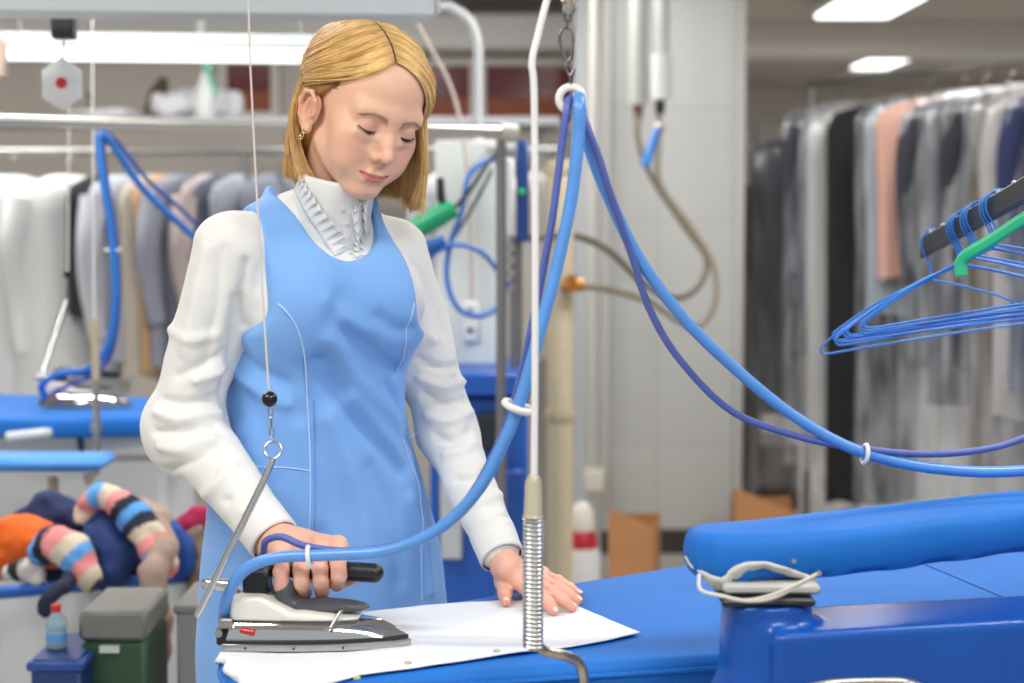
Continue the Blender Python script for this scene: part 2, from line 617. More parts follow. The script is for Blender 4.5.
def bez(a, b, c, t): return a * (1 - t) ** 2 + 2 * b * t * (1 - t) + c * t * t
NS = 8500
PTH, PCL = [], []
for i in range(NS):
    side = 1 if i % 2 else -1
    u = rng.random() ** .9
    lay = rng.random()
    # root on the part line, from the forehead back over the crown
    ry = -.060 + u * .150
    dirS = np.array([(PARTX + side * .0015 - EC[0]) / ER[0], (ry - EC[1]) / ER[1], 0])
    dirS[2] = math.sqrt(max(.02, 1 - dirS[0] ** 2 - dirS[1] ** 2))
    ts = np.linspace(0, 1, 10)
    sp = lambda ph, z: np.array([math.sin(math.radians(ph)), -math.cos(math.radians(ph)), z])
    nz = rng.normal() * 3
    if side > 0:
        mid = sp(27 + 112 * u + nz * .7, .50 + .08 * u); end = sp(53 + 123 * u + nz, -.12 - .2 * u)
    else:
        mid = sp(-(49 + 84 * u) + nz * .7, .27 + .32 * u ** .6); end = sp(-(108 + 72 * u + abs(rng.normal()) * 5), -.30 + .06 * u)
    a = dirS / np.linalg.norm(dirS); b = end / np.linalg.norm(end); c_ = mid / np.linalg.norm(mid)
    ctl = 2 * c_ - .5 * (a + b)
    pts = bez(a[None], ctl[None], b[None], ts[:, None])
    pts /= np.linalg.norm(pts, axis=1, keepdims=True)
    k = 1.0 - .075 * lay
    wide = (1 + .05 * np.sin(ts * math.pi)) if side < 0 else (1 + .10 * np.sin(np.clip(ts * .75, 0, 1) * math.pi) * (1 - .55 * u))
    path = EC + pts * ER * (k * wide)[:, None]
    H = path[-1]; T = path[-1] - path[-2]; T /= np.linalg.norm(T)
    Hw = h2w(H)
    ztip = (1.466 + .004 * u if side < 0 else 1.434 + .022 * u) + rng.normal() * .005
    if side > 0 and u < .3: ztip -= .014 * rng.random() + .004
    ln = max(.03, (Hw[2] - ztip))
    n2 = 10
    s2 = np.linspace(0, 1, n2)[1:]
    out = np.array([H[0], H[1] - .01, 0]); out /= np.linalg.norm(out) + 1e-9
    if side < 0: sh = out * .010 * np.sin(s2 * math.pi * .8)[:, None] - out * (.010 + .012 * lay) * (s2 ** 2.2)[:, None] + np.array((-.040, .008, 0)) * s2[:, None] + np.array((.032, -.022, 0)) * max(0, 1 - u * 2.6) * s2[:, None] ** 1.4
    else: sh = out * .012 * np.sin(s2 * math.pi * .75)[:, None] - out * ((s2 ** 2.0)[:, None]) * (.008 + .014 * lay)
    fall = H + (DOWN[None] * s2[:, None] + ((T - DOWN * T.dot(DOWN)) * (.55 if side < 0 else .35))[None] * (s2 * (1 - s2))[:, None]) * ln + sh
    wob = rng.normal(size=3) * .0020
    path = np.concatenate([path, fall]); m = len(path)
    path += np.outer(np.sin(np.linspace(0, math.pi * 1.1, m)), wob)
    kk = (math.sin(u * 61 + side) + math.sin(u * 147 + 2 * side) * .7 + rng.normal() * .75) * .9 + 2.5
    k0_ = int(np.clip(kk, 0, 4)); c = TS[k0_] * (1 - np.clip(kk - k0_, 0, 1)) + TS[k0_ + 1] * np.clip(kk - k0_, 0, 1); c = c * (.92 + .16 * rng.random())
    g = np.clip(np.linspace(.08, 1, m) * 8, 0, 1)[:, None]
    cc = ROOT * (1 - g) + c * g
    PTH.append(path); PCL.append(cc)
PTH = np.array(PTH); up_ = PTH[:, :12].reshape(-1, 3)     # keep every hair outside the scalp and forehead
for _ in range(2):
    push = np.maximum(0, .0016 + .003 * rng.random(len(up_)) - head_sdf(up_)); push[push > .03] = 0
    dr0 = (up_ - EC) / ER ** 2; dr0 /= np.linalg.norm(dr0, axis=1, keepdims=True); up_ = up_ + dr0 * push[:, None]
    rng = np.random.default_rng(77)
PTH[:, :12] = up_.reshape(-1, 12, 3)
for pth, cc in zip(PTH, PCL): strand(pth, .00050 + .00028 * rng.random(), cc)
for i in range(420):     # short hair growing from the temple back over the ear
    t_ = rng.random(); az = -38 - 48 * t_; ln_ = np.interp(az, [-87, -77, -62, -45, -38], [-.46, -.28, .0, .30, .42]) + rng.random() * .10
    az += rng.normal() * 1.5
    def dr_(a_, z_): h_ = math.sqrt(max(.01, 1 - z_ * z_)); return np.array([math.sin(math.radians(a_)) * h_, -math.cos(math.radians(a_)) * h_, z_])
    a = dr_(az, ln_); b = dr_(-112 - 25 * rng.random(), .05 - .30 * t_ - .1 * rng.random()); c_ = dr_((az - 112) / 2, max(ln_, -.05) * .6 + .13)
    ts = np.linspace(0, 1, 9); pts = bez(a[None], (2 * c_ - .5 * (a + b))[None], b[None], ts[:, None]); pts /= np.linalg.norm(pts, axis=1, keepdims=True)
    path = EC + pts * ER * (.925 + .055 * np.sin(ts * 3.0) + .01 * rng.random())[:, None]
    c = TONES[rng.integers(len(TONES))] * (.80 + .25 * rng.random()); g = np.clip(np.linspace(0, 1, 9) * 3, 0, 1)[:, None]
    strand(path, .0006, ROOT * (1 - g) + c * g)
# loose flyaway hairs over the crown
for i in range(26):
    d0 = rng.normal(size=3) * np.array([.5, .5, .2]) + np.array([0, 0, .8]); a = on_scalp(d0 / np.linalg.norm(d0), 1.0)
    d1 = rng.normal(size=3) * .03; pth = np.stack([a + d1 * t + (a - EC) * .05 * math.sin(t * 2.6) for t in np.linspace(0, 1, 7)])
    strand(pth, .00013, np.tile(TONES[2], (7, 1)))
HAIRM = mat('blonde_hair', attr='Col', rough=.36, spec=.45, noise=.10, nscale=60)
mesh_obj('hair', h2w(np.concatenate(hvv)), hff, HAIRM, person, True, np.concatenate(hcc))


def cap_sdf(p):
    d = ell(p, EC + np.array((0, .002, -.002)), ER * np.array((.955, .945, .955)))
    low = ell(p, (0.0, .055, -.045), (.062, .044, .085))
    d = smin(d, low, .03)
    e = (p - EC) / ER; e /= np.linalg.norm(e, axis=1, keepdims=True) + 1e-9
    az = np.degrees(np.arctan2(e[:, 0], -e[:, 1]))
    line = np.interp(az, [-180, -115, -95, -87, -77, -62, -45, -32, -17, 8, 26, 37, 44, 56, 75], [-2, -2, -.62, -.46, -.26, .02, .33, .52, .68, .62, .52, .42, .1, -.4, -2])
    d = np.maximum(d, (line - e[:, 2]) * .06)
    return d


cv_, cf_ = surface(cap_sdf, (-.09, -.10, -.170), (.09, .125, .125), .0035)
cap_o = mesh_obj('hair_underlayer', h2w(cv_), cf_, mat('hair_under', '#a0743f', rough=.6, noise=.2, nscale=40, stretch=(1, 1, .2)), person)

# eyebrows and lashes
for sx in (-1, 1):
    eb = MB()
    bp_ = [(.0125, -.0960, .0125), (.021, -.0945, .0160), (.031, -.0895, .0178), (.0385, -.0830, .0165), (.0430, -.0775, .0145)]
    pts = spline(bp_, 10)
    for i, p in enumerate(pts):
        fr = i / len(pts)
        for k in range(9):
            jit = Vector(rng.normal(size=3)) * .0008 * (1.15 - .9 * fr)
            o = Vector((p.x * sx, p.y, p.z)) + Vector((jit.x, jit.y * .3, jit.z * 1.9))
            e = o + Vector((sx * .0055, .0028, (.0016 if fr < .5 else -.0008)))
            eb.tube([h2w(o), h2w((o + e) / 2 + Vector((0, -.0005, .0003))), h2w(e)], [.00025, .0002, .0001], 3, False)
    hl = w2h(np.array(eb.v)); hl = hl - normals(head_sdf, hl) * (head_sdf(hl) - .0004)[:, None]
    mesh_obj('eyebrow', h2w(hl), eb.f, mat('brow_hair', '#b48c6c', rough=.7), person)
for sx in (-1, 1):
    lsh = MB()
    mar = spline([(.0185, -.0836, -.0052), (.024, -.0868, -.0058), (.0305, -.0880, -.0060), (.0375, -.0855, -.0052), (.0460, -.0782, -.0020)], 8)
    ma = np.array([[m.x, m.y, m.z] for m in mar]); ma[:, 0] *= sx
    for _ in range(2): ma = ma - normals(head_sdf, ma) * (head_sdf(ma) - .0002)[:, None]
    mar = [Vector(q) for q in ma]
    lsh.tube([h2w(m) for m in mar], [.0005 + .0009 * math.sin(math.pi * min(1, i / len(mar) * 1.1)) for i in range(len(mar))], 5)
    for i in range(3, len(mar), 2):
        m = mar[i]; fr = i / len(mar)
        for k in range(2):
            t = m + Vector((sx * (.001 + .003 * fr * fr), -.0032, -.0030)) + Vector(rng.normal(size=3)) * .0005
            lsh.tube([h2w(m), h2w((m + t) / 2 + Vector((0, -.0006, -.0012))), h2w(t)], [.00028, .0002, .00008], 3, False)
    lsh.build('eyelashes', mat('lash', '#33211b', rough=.6), person)
# hoop earring in her right ear
er = MB(); ec = Vector((-.0785, -.004, -.0560))
er.tube([h2w(ec + Vector((.0015 * math.sin(a), .0062 * math.sin(a), .0072 * math.cos(a)))) for a in np.linspace(0, 2 * math.pi, 20)[:-1]], .0011, 8, closed=True)
er.build('earring', mat('gold', '#e8c98a', rough=.2, metal=1.0), person)
# ---------------------------------------------------------------- the woman: torso, arms, hands, legs, clothes
A_ = lambda v: np.array(v, dtype=float)
RS, LS = A_(P(230, 247, 2.37)), A_(P(393, 252, 2.53))
RE, LE = A_(P(184, 424, 2.40)), A_(P(447, 430, 2.56))
RW, LW = A_(P(275, 541, 2.245)), A_(Z(504, 562, .925))
YAW = math.radians(30)
TX = A_((math.cos(YAW), math.sin(YAW), 0)); TN = A_((math.sin(YAW), -math.cos(YAW), 0))   # her left, her front
SECT = []   # z, centre x, centre y, half width, half depth
for (px, py, Y, a, b) in [(330, 800, 2.56, .186, .150), (325, 640, 2.55, .182, .142), (323, 560, 2.54, .172, .130), (318, 480, 2.52, .146, .112), (314, 415, 2.50, .121, .097),
                          (316, 370, 2.49, .122, .098), (322, 320, 2.48, .130, .102), (322, 270, 2.47, .137, .098), (315, 232, 2.475, .118, .078), (318, 214, 2.478, .080, .060), (320, 198, 2.48, .052, .05)]:
    c = P(px, py, Y); SECT.append((c.z, c.x, c.y, a, b))
SECT = A_(SECT)


def torso(p, grow=0.0):
    z = p[:, 2]
    zc = np.clip(z, SECT[0, 0], SECT[-1, 0])
    # smooth interpolation of the sections
    def it(k):
        e = 0
        for o, w in ((-.03, .2), (-.015, .2), (0, .2), (.015, .2), (.03, .2)):
            e = e + w * np.interp(zc + o, SECT[:, 0], SECT[:, k])
        return e
    cx, cy, a, b = it(1), it(2), it(3) + grow, it(4) + grow
    dx = p[:, 0] - cx; dy = p[:, 1] - cy
    u = dx * TX[0] + dy * TX[1]; v = dx * TN[0] + dy * TN[1]
    k = (np.abs(u / a) ** 2.2 + np.abs(v / b) ** 2.2) ** (1 / 2.2)
    k1 = np.sqrt((u / (a * a)) ** 2 + (v / (b * b)) ** 2) + 1e-6
    d = np.where(k > .3, k * (k - 1) / np.maximum(k1, 1e-6) * .92, -np.minimum(a, b) * .7)
    d = np.maximum(d, z - SECT[-1, 0] - grow)
    # shoulders
    nb = A_(P(322, 221, 2.475))
    d = smin(d, cap(p, RS + A_((.014, .01, -.006)), nb, .042 + grow, .044 + grow), .035)
    d = smin(d, cap(p, LS + A_((-.012, 0, -.012)), nb, .044 + grow, .044 + grow), .035)
    # bust
    cb = A_(P(322, 303, 2.48))
    for s, w in ((-1, 1), (1, 1)):
        d = smin(d, ell(p, cb + TX * s * .062 + TN * .062 + A_((0, 0, .004)), A_((.060, .060, .062)) + grow), .045)
    return d


def arms(p):
    d = smin(cap(p, RS, RE, .050, .047), cap(p, RE, RW + (RE - RW) * .08, .050, .035), .03)
    d = smin(d, sph(p, RE + A_((-.004, 0, -.020)), .045), .04)
    e = smin(cap(p, LS, LE, .052, .042), cap(p, LE, LW + (LE - LW) * .10, .042, .031), .03)
    return d, e


def blouse_sdf(p):
    d = torso(p, .000)
    a, b = arms(p)
    # open ends at the wrists
    a = smax(a, (p - RW) @ ((RW - RE) / np.linalg.norm(RW - RE)), .004)
    b = smax(b, (p - LW) @ ((LW - LE) / np.linalg.norm(LW - LE)), .004)
    d = smin(d, a, .028); d = smin(d, b, .028)
    d = smax(d, .80 - p[:, 2], .01)
    # hollow for the neck
    nd = cap(p, A_(P(327, 226, 2.45)), A_(P(337, 170, 2.415)), .047, .046)
    d = smax(d, -nd, .006)
    return d


def folds(V, fn, strokes):
    """ridges and creases along strokes given on the surface: (points, width, height)"""
    N = normals(fn, V, .002)
    D = np.zeros(len(V))
    for pts, w, h in strokes:
        r = seg_dist(V, pts) / w
        D += h * np.exp(-r * r)
    return V + N * D[:, None]


def stroke_px(fn, px, w, h, y0=2.1, y1=2.7):
    c = cast(fn, px, y0, y1)
    return ([tuple(q) for q in spline(c, 5)], w, h * 1.5)


WHITE = mat('white_cotton', '#e6e4df', rough=.85, sheen=.08, bump=.25, bscale=500, noise=.02, nscale=8)
bv, bf = surface(blouse_sdf, (-.62, 2.05, .78), (.14, 2.75, 1.50), .0042)
S = lambda px, w, h: stroke_px(blouse_sdf, px, w, h)
bst = [
    # her right sleeve
    S([(238, 300), (232, 350), (222, 392)], .009, -.005), S([(205, 250), (196, 300), (186, 350)], .012, .004), S([(222, 250), (216, 310), (205, 360)], .008, -.003),
    S([(162, 400), (185, 404), (212, 398)], .007, -.006), S([(158, 413), (182, 420), (218, 414)], .008, .006), S([(155, 432), (178, 432), (214, 428)], .006, -.006),
    S([(160, 446), (185, 450), (212, 440)], .008, .005), S([(168, 470), (192, 462), (216, 448)], .006, -.004), S([(196, 380), (214, 374), (228, 366)], .007, .005),
    S([(178, 376), (200, 366), (224, 352)], .007, -.004), S([(190, 505), (214, 487), (232, 466)], .008, .004), S([(205, 520), (226, 500), (246, 484)], .006, -.003),
    S([(222, 532), (244, 512), (262, 498)], .007, .003), S([(172, 330), (192, 340), (214, 336)], .008, .004), S([(246, 262), (240, 300), (244, 326)], .006, -.004),
    # her left sleeve
    S([(400, 262), (420, 300), (434, 340)], .008, .004), S([(415, 262), (432, 300), (442, 330)], .007, -.004), S([(420, 360), (438, 368), (456, 366)], .006, -.005),
    S([(420, 378), (440, 386), (462, 382)], .007, .005), S([(424, 395), (444, 404), (466, 400)], .006, -.005), S([(428, 415), (448, 422), (470, 412)], .008, .005),
    S([(436, 436), (454, 440), (470, 430)], .006, -.006), S([(446, 455), (462, 452), (474, 444)], .007, .004), S([(458, 480), (476, 478), (488, 470)], .006, -.004),
    S([(468, 505), (486, 500), (500, 494)], .007, .003), S([(478, 530), (494, 522), (508, 516)], .005, -.003), S([(445, 300), (450, 340), (452, 372)], .007, .003),
]
bv2 = folds(bv, blouse_sdf, bst)
bv2 = bv2 + normals(blouse_sdf, bv) * (vnoise(bv * A_((34, 34, 20)), 3) * .0026 + vnoise(bv * 60, 4) * .0006)[:, None]
blouse = mesh_obj('blouse', bv2, bf, WHITE, person)
tag(blouse, 'white long-sleeved blouse')

# cuffs: snug bands at the wrists with a stitched edge
def band(c, ax_, r, h, name, m, n=40, wav=.0):
    ax_ = Vector(ax_).normalized(); u = ax_.orthogonal().normalized(); w = ax_.cross(u)
    v = []; f = []
    prof = [(r * .93, 0), (r * 1.0, 0), (r * 1.03, h * .1), (r * 1.03, h * .5), (r * 1.05, h * .95), (r * .98, h)]
    for (rr, hh) in prof:
        for k in range(n):
            a = 2 * math.pi * k / n
            v.append(tuple(Vector(c) + ax_ * hh + (u * math.cos(a) + w * math.sin(a)) * rr * (1 + wav * math.sin(5 * a))))
    for i in range(len(prof) - 1):
        for k in range(n): f.append((i * n + k, i * n + (k + 1) % n, (i + 1) * n + (k + 1) % n, (i + 1) * n + k))
    return mesh_obj(name, v, f, m, blouse)
person_off = None
band(RW, RE - RW, .0350, .050, 'cuff', WHITE)
band(LW + (LE - LW) * .03, LE - LW, .0315, .050, 'cuff', WHITE)

# collar: a standing band round the neck with gathered ruffles down the front
ncb, nct = A_(P(327, 230, 2.445)), A_(P(338, 178, 2.418))
cl = MB(); nax = Vector(nct - ncb).normalized()
n_ = 72
fr_ = Vector(TN); fr_ = (fr_ - nax * fr_.dot(nax)).normalized(); sd_v = nax.cross(fr_)
rows = []
for (t, rr, dip) in [(-.02, .0640, 0), (.015, .0590, 0), (.03, .0560, 0), (.05, .0545, .2), (.064, .0560, .75), (.0665, .0535, 1), (.062, .0510, .9), (.03, .0500, 0)]:
    row = []
    for k in range(n_):
        a = 2 * math.pi * k / n_
        front = max(0, math.cos(a))
        tt = t * 1.28 + dip * .010 * math.cos(a)
        q = Vector(ncb) + nax * tt + (fr_ * math.cos(a) + sd_v * math.sin(a)) * (rr + .0008 * math.sin(a * 9)) * (1.0 + .03 * front)
        row.append(tuple(q))
    rows.append(row)
cv2 = [q for r_ in rows for q in r_]; cf2 = []
for i in range(len(rows) - 1):
    for k in range(n_): cf2.append((i * n_ + k, i * n_ + (k + 1) % n_, (i + 1) * n_ + (k + 1) % n_, (i + 1) * n_ + k))
mesh_obj('collar', cv2, cf2, WHITE, blouse)


def inner_sdf(p):   # blouse plus collar, to lay trimming on
    return smin(blouse_sdf(p), cap(p, ncb, ncb + A_(nax) * .075, .060, .056), .01)


def ruffle(pix, width, amp, waves, lean, name='ruffle'):
    line = spline(cast(inner_sdf, pix, 2.1, 2.6), 14)
    c = np.array(line); N = normals(inner_sdf, c, .003)
    t = np.gradient(c, axis=0); t /= np.linalg.norm(t, axis=1, keepdims=True)
    s = np.cross(N, t)
    v = []; f = []; m = len(c); W_ = 7
    for i in range(m):
        ph = i / m * waves * 2 * math.pi
        for j in range(W_):
            w = j / (W_ - 1)
            off = s[i] * (w * width * lean) + N[i] * (.002 + amp * w * (1 + math.sin(ph + w * 1.2)) * .6) + t[i] * amp * .8 * w * math.cos(ph)
            v.append(c[i] + off)
    for i in range(m - 1):
        for j in range(W_ - 1):
            a = i * W_ + j; f.append((a, a + 1, a + W_ + 1, a + W_))
    o = mesh_obj(name, v, f, WHITE, blouse)
    md = o.modifiers.new('thickness', 'SOLIDIFY'); md.thickness = .0009
    return o


ruffle([(296, 190), (300, 200), (308, 216), (322, 238), (334, 257)], .028, .0036, 12, 1)
ruffle([(362, 200), (358, 214), (360, 230), (359, 244), (362, 257)], .012, .0050, 7, -1)
ruffle([(367, 198), (366, 214), (366, 230), (365, 244), (367, 256)], .010, .0045, 7, -1)
for (px, py) in [(344, 209), (347, 224), (349, 239), (350, 253)]:
    c = cast(inner_sdf, [(px, py)], 2.1, 2.6)[0]; nrm = normals(inner_sdf, c[None], .003)[0]
    MB().tube([c + nrm * .0005, c + nrm * .0025, c + nrm * .0030], [.0034, .0034, .0024], 14).build('button', mat('button', '#d9d5cb', rough=.35), blouse)

# ---- pinafore dress
NECKB = A_(P(322, 226, 2.475))


def loc(p):
    q = p - NECKB
    return q @ TX, q @ TN, p[:, 2]


ZB = P(345, 262, 2.36).z


def dress_sdf(p):
    d = torso(p, .013)
    u, v, z = loc(p)
    # skirt falls straight over the hips
    d = smax(d, .52 - z, .006)
    # neckline: a deep round scoop in front, a shallow one behind
    f = np.stack([u, z], 1)
    def cap2(a, b, ra, rb):
        a = A_(a); b = A_(b); ab = b - a
        t = np.clip((f - a) @ ab / (ab @ ab), 0, 1)
        return np.linalg.norm(f - a - t[:, None] * ab, axis=1) - (ra + (rb - ra) * t)
    sc = cap2((-.004, ZB + .058), (-.030, ZB + .17), .058, .086)
    scb = cap2((-.002, ZB + .11), (-.012, ZB + .20), .060, .074)
    wv = np.clip(v / .05 + .5, 0, 1); wv = wv * wv * (3 - 2 * wv); cut = sc * wv + scb * (1 - wv)
    d = smax(d, -cut, .003)
    # armholes
    for J, sg in ((RS, -1), (LS, 1)):
        uj = (J - NECKB) @ TX; zj = J[2]
        o_ = .012 if sg < 0 else .022
        hole = cap2((uj + sg * (o_ - (.016 if sg > 0 else -.002)), zj + .05), (uj + sg * o_, zj - (.085 if sg < 0 else .070)), .046, .046)
        d = smax(d, -hole, .003)
    return d


BLUE = mat('pinafore_blue', '#7cade9', rough=.8, sheen=.12, bump=.12, bscale=700, noise=.02, nscale=5)
dv, df = surface(dress_sdf, (-.52, 2.25, .50), (.12, 2.80, 1.47), .0042)
S = lambda px, w, h: stroke_px(dress_sdf, px, w, h)
dst = [
    S([(330, 340), (352, 372), (378, 402), (400, 420)], .016, .006), S([(318, 362), (345, 402), (372, 438), (400, 470)], .014, -.006), S([(345, 330), (372, 352), (398, 372)], .012, -.005),
    S([(330, 420), (348, 462), (362, 510), (368, 560)], .020, .007), S([(352, 400), (380, 432), (404, 466), (420, 500)], .014, .006), S([(372, 470), (392, 520), (400, 580)], .016, -.005),
    S([(250, 400), (268, 440), (276, 480)], .016, -.004), S([(240, 350), (262, 372), (284, 384)], .012, -.004), S([(236, 372), (258, 392), (286, 404)], .010, .004),
    S([(246, 520), (252, 560), (250, 600)], .016, .006), S([(330, 300), (344, 318), (366, 330)], .014, .004), S([(380, 318), (398, 330), (412, 330)], .012, -.004),
    S([(388, 386), (398, 410), (410, 440)], .010, -.005), S([(300, 430), (312, 470), (316, 520)], .014, .004), S([(338, 300), (330, 330), (326, 360)], .016, -.004),
    S([(230, 470), (246, 500), (262, 520)], .010, -.004), S([(410, 500), (424, 540), (430, 590)], .012, .005),
]
dv2 = folds(dv, dress_sdf, dst)
dv2 = dv2 + normals(dress_sdf, dv) * (vnoise(dv * 17, 8) * .0022)[:, None]
dress = mesh_obj('pinafore', dv2, df, BLUE, person)
tag(dress, 'light blue sleeveless pinafore')
STITCH = mat('pale_piping', '#bcd6f2', rough=.7)


def seam(pix, r, m, name='seam', fn=dress_sdf, off=.0018):
    c = cast(fn, pix, 2.1, 2.7); c = np.array(spline(c, 10)); N = normals(fn, c, .002)
    D = np.zeros(len(c))
    for pts, w, h in dst:
        rr = seg_dist(c, pts) / w; D += h * np.exp(-rr * rr)
    D += vnoise(c * 17, 8) * .0022
    MB().tube(c + N * (D + off - r)[:, None], r, 6).build(name, m, dress)


seam([(260, 294), (280, 305), (296, 325), (304, 352), (307, 395), (309, 440), (310, 490), (309, 540), (308, 590), (308, 612)], .0011, STITCH, 'piping')
seam([(414, 303), (410, 320), (404, 348), (400, 372)], .0011, STITCH, 'piping')
seam([(401, 440), (412, 480), (418, 520), (420, 560), (421, 600)], .0008, STITCH, 'piping')
seam([(237, 462), (262, 467), (290, 468), (309, 470)], .0010, STITCH, 'pocket_edge')
seam([(402, 442), (412, 436), (420, 431)], .0008, STITCH, 'pocket_edge')
seam([(313, 300 + 100), (314, 440), (314, 500), (313, 560), (312, 608)], .0006, mat('blue_stitch', '#5f93d6', rough=.8), 'seam')

# ---- hands, wrists, legs (one body with the head)


def chain(p, pts, rs, d=None, k=.006):
    for a, b, ra, rb in zip(pts[:-1], pts[1:], rs[:-1], rs[1:]):
        c = cap(p, a, b, ra, rb)
        d = c if d is None else smin(d, c, k)
    return d


BAR_A, BAR_B = A_(P(258, 566, 2.155)), A_(P(374, 573, 2.145))
RF = []
for i, (mx, my, px_, py_, tx, ty) in enumerate([(284, 556, 281, 578, 285, 592), (302, 550, 301, 576, 304, 593), (320, 546, 320, 574, 322, 592), (338, 546, 338, 568, 337, 584)]):
    RF.append([A_(P(mx, my, 2.170)), A_(P(px_, py_ - 6, 2.126)), A_(P(px_ + 1, py_ + 8, 2.120)), A_(P(tx, ty, 2.135)), A_(P(tx + 1, ty - 1, 2.152))])


def rhand_sdf(p):
    W0 = RW + (RE - RW) * .25
    d = cap(p, W0, RW, .027, .0255)
    d = smin(d, cap(p, RW, A_(P(298, 548, 2.205)), .0255, .024), .012)
    for i, F in enumerate(RF):
        pl = cap(p, RW + (F[0] - RW) * .25, F[0], .0165, .0125)
        d = smin(d, pl, .012)
    fd = None
    for i, F in enumerate(RF):
        c = chain(p, F[:1] + F[1:], [.0112, .0102, .0098, .0090, .0078], None, .003)
        fd = c if fd is None else smin(fd, c, .0018)
    d = smin(d, fd, .006)
    for F in RF: d = smin(d, sph(p, F[0] + A_((0, -.004, .002)), .0115), .006)
    th = chain(p, [A_(P(292, 556, 2.20)), A_(P(318, 574, 2.200)), A_(P(340, 580, 2.182)), A_(P(352, 578, 2.168))], [.0165, .0135, .0115, .0085])
    d = smin(d, th, .006)
    # the closed hand keeps clear of the bar it holds
    return smax(d, -cap(p, BAR_A, BAR_B, .0128), .001)


CTZ = TZ + .0045
LF = [[A_(Z(530, 590, CTZ + .020)), A_(Z(543, 598, CTZ + .020)), A_(Z(550, 605, CTZ + .013)), A_(Z(554, 611, CTZ + .0065))],
      [A_(Z(537, 585, CTZ + .022)), A_(Z(553, 594, CTZ + .022)), A_(Z(564, 601, CTZ + .014)), A_(Z(572, 607, CTZ + .0065))],
      [A_(Z(541, 580, CTZ + .020)), A_(Z(557, 588, CTZ + .020)), A_(Z(569, 595, CTZ + .013)), A_(Z(578, 601, CTZ + .0065))],
      [A_(Z(542, 575, CTZ + .017)), A_(Z(558, 581, CTZ + .017)), A_(Z(570, 588, CTZ + .011)), A_(Z(579, 594, CTZ + .006))]]
LT = [A_(Z(503, 573, CTZ + .026)), A_(Z(502, 583, CTZ + .020)), A_(Z(505, 594, CTZ + .012)), A_(Z(506, 602, CTZ + .0075))]


def lhand_sdf(p):
    W0 = LW + (LE - LW) * .25
    d = cap(p, W0, LW, .0255, .0215)
    for i, F in enumerate(LF):
        pl = cap(p, LW + (F[0] - LW) * .12 + A_((0, 0, -.006)), F[0], .0165, .0115)
        d = smin(d, pl, .012)
    fd = None
    for i, F in enumerate(LF):
        r0 = (.0098, .0100, .0094, .0082)[i]
        c = chain(p, F, [r0 + .0008, r0, r0 * .9, r0 * .72], None, .003)
        fd = c if fd is None else smin(fd, c, .0012)
        for q in (F[1],): fd = smin(fd, sph(p, q + A_((0, 0, .001)), r0 * .98), .003)
    d = smin(d, fd, .006)
    for F in LF: d = smin(d, sph(p, F[0] + A_((0, 0, .002)), .0105), .006)
    th = chain(p, [LW + A_((.004, -.020, -.004)), LT[0], LT[1], LT[2], LT[3]], [.016, .0120, .0098, .0092, .0068])
    return smin(d, th, .008)


RK, LK = A_((-.31, 2.52, .48)), A_((-.16, 2.60, .48))


def lower_sdf(p):
    d = torso(p, -.012)
    a = smin(cap(p, RS, RE, .036, .030), cap(p, RE, RW, .030, .024), .01)
    b = smin(cap(p, LS, LE, .034, .026), cap(p, LE, LW, .026, .022), .01)
    d = smin(d, smin(a, b, .01), .02)
    d = np.maximum(d, .80 - p[:, 2])
    d = np.maximum(d, p[:, 2] - 1.40)
    for K, sx in ((RK, -1), (LK, 1)):
        hip = A_(P(323, 620, 2.53)) + TX * sx * .085; hip[2] = .84
        ank = A_((K[0], K[1] + .02, .085)); toe = ank + TN * .13 + A_((0, 0, -.055)); heel = ank + A_((0, 0, -.045)) - TN * .02
        leg = smin(cap(p, hip, K, .085, .052), cap(p, K + A_((0, .015, -.08)), ank, .052, .034), .04)
        leg = smin(leg, cap(p, heel, toe, .030, .024), .02)
        d = smin(d, leg, .03)
    return d


sv, sf = surface(lower_sdf, (-.62, 2.02, -.02), (.16, 2.80, 1.42), .010)
rv, rf = surface(rhand_sdf, np.min([RW, RF[0][3]], 0) - .075, np.max([RW, RF[3][0]], 0) + .07, .0016)
lv, lf = surface(lhand_sdf, (min(LW[0], LT[3][0]) - .06, LF[0][3][1] - .03, TZ - .02), (LF[3][3][0] + .03, LW[1] + .08, LW[2] + .06), .0016)
def hand_col(V, tips, knucks):
    c = np.tile(np.array(hexc('#e9b39b')), (len(V), 1))
    m = np.zeros(len(V))
    for t in tips: m = np.maximum(m, np.exp(-(np.linalg.norm(V - t, axis=1) / .013) ** 2) * .55)
    for t in knucks: m = np.maximum(m, np.exp(-(np.linalg.norm(V - t, axis=1) / .010) ** 2) * .4)
    return c * (1 - m[:, None]) + np.array(hexc('#d97f6c')) * m[:, None]
BV = [h2w(hv), sv, rv, lv]; BF = [hf, sf, rf, lf]
BC = [hc, np.tile(base, (len(sv), 1)), hand_col(rv, [F[3] for F in RF], [F[1] for F in RF] + [F[0] for F in RF]), hand_col(lv, [F[3] for F in LF] + [LT[3]], [F[1] for F in LF] + [F[0] for F in LF])]
off = np.cumsum([0] + [len(v) for v in BV])
mesh_obj('body', np.concatenate(BV), np.concatenate([f + o for f, o in zip(BF, off)]), SKIN, person, True, np.concatenate(BC))
NAIL = mat('nail_polish', '#f2cfc6', rough=.18, coat=.6)
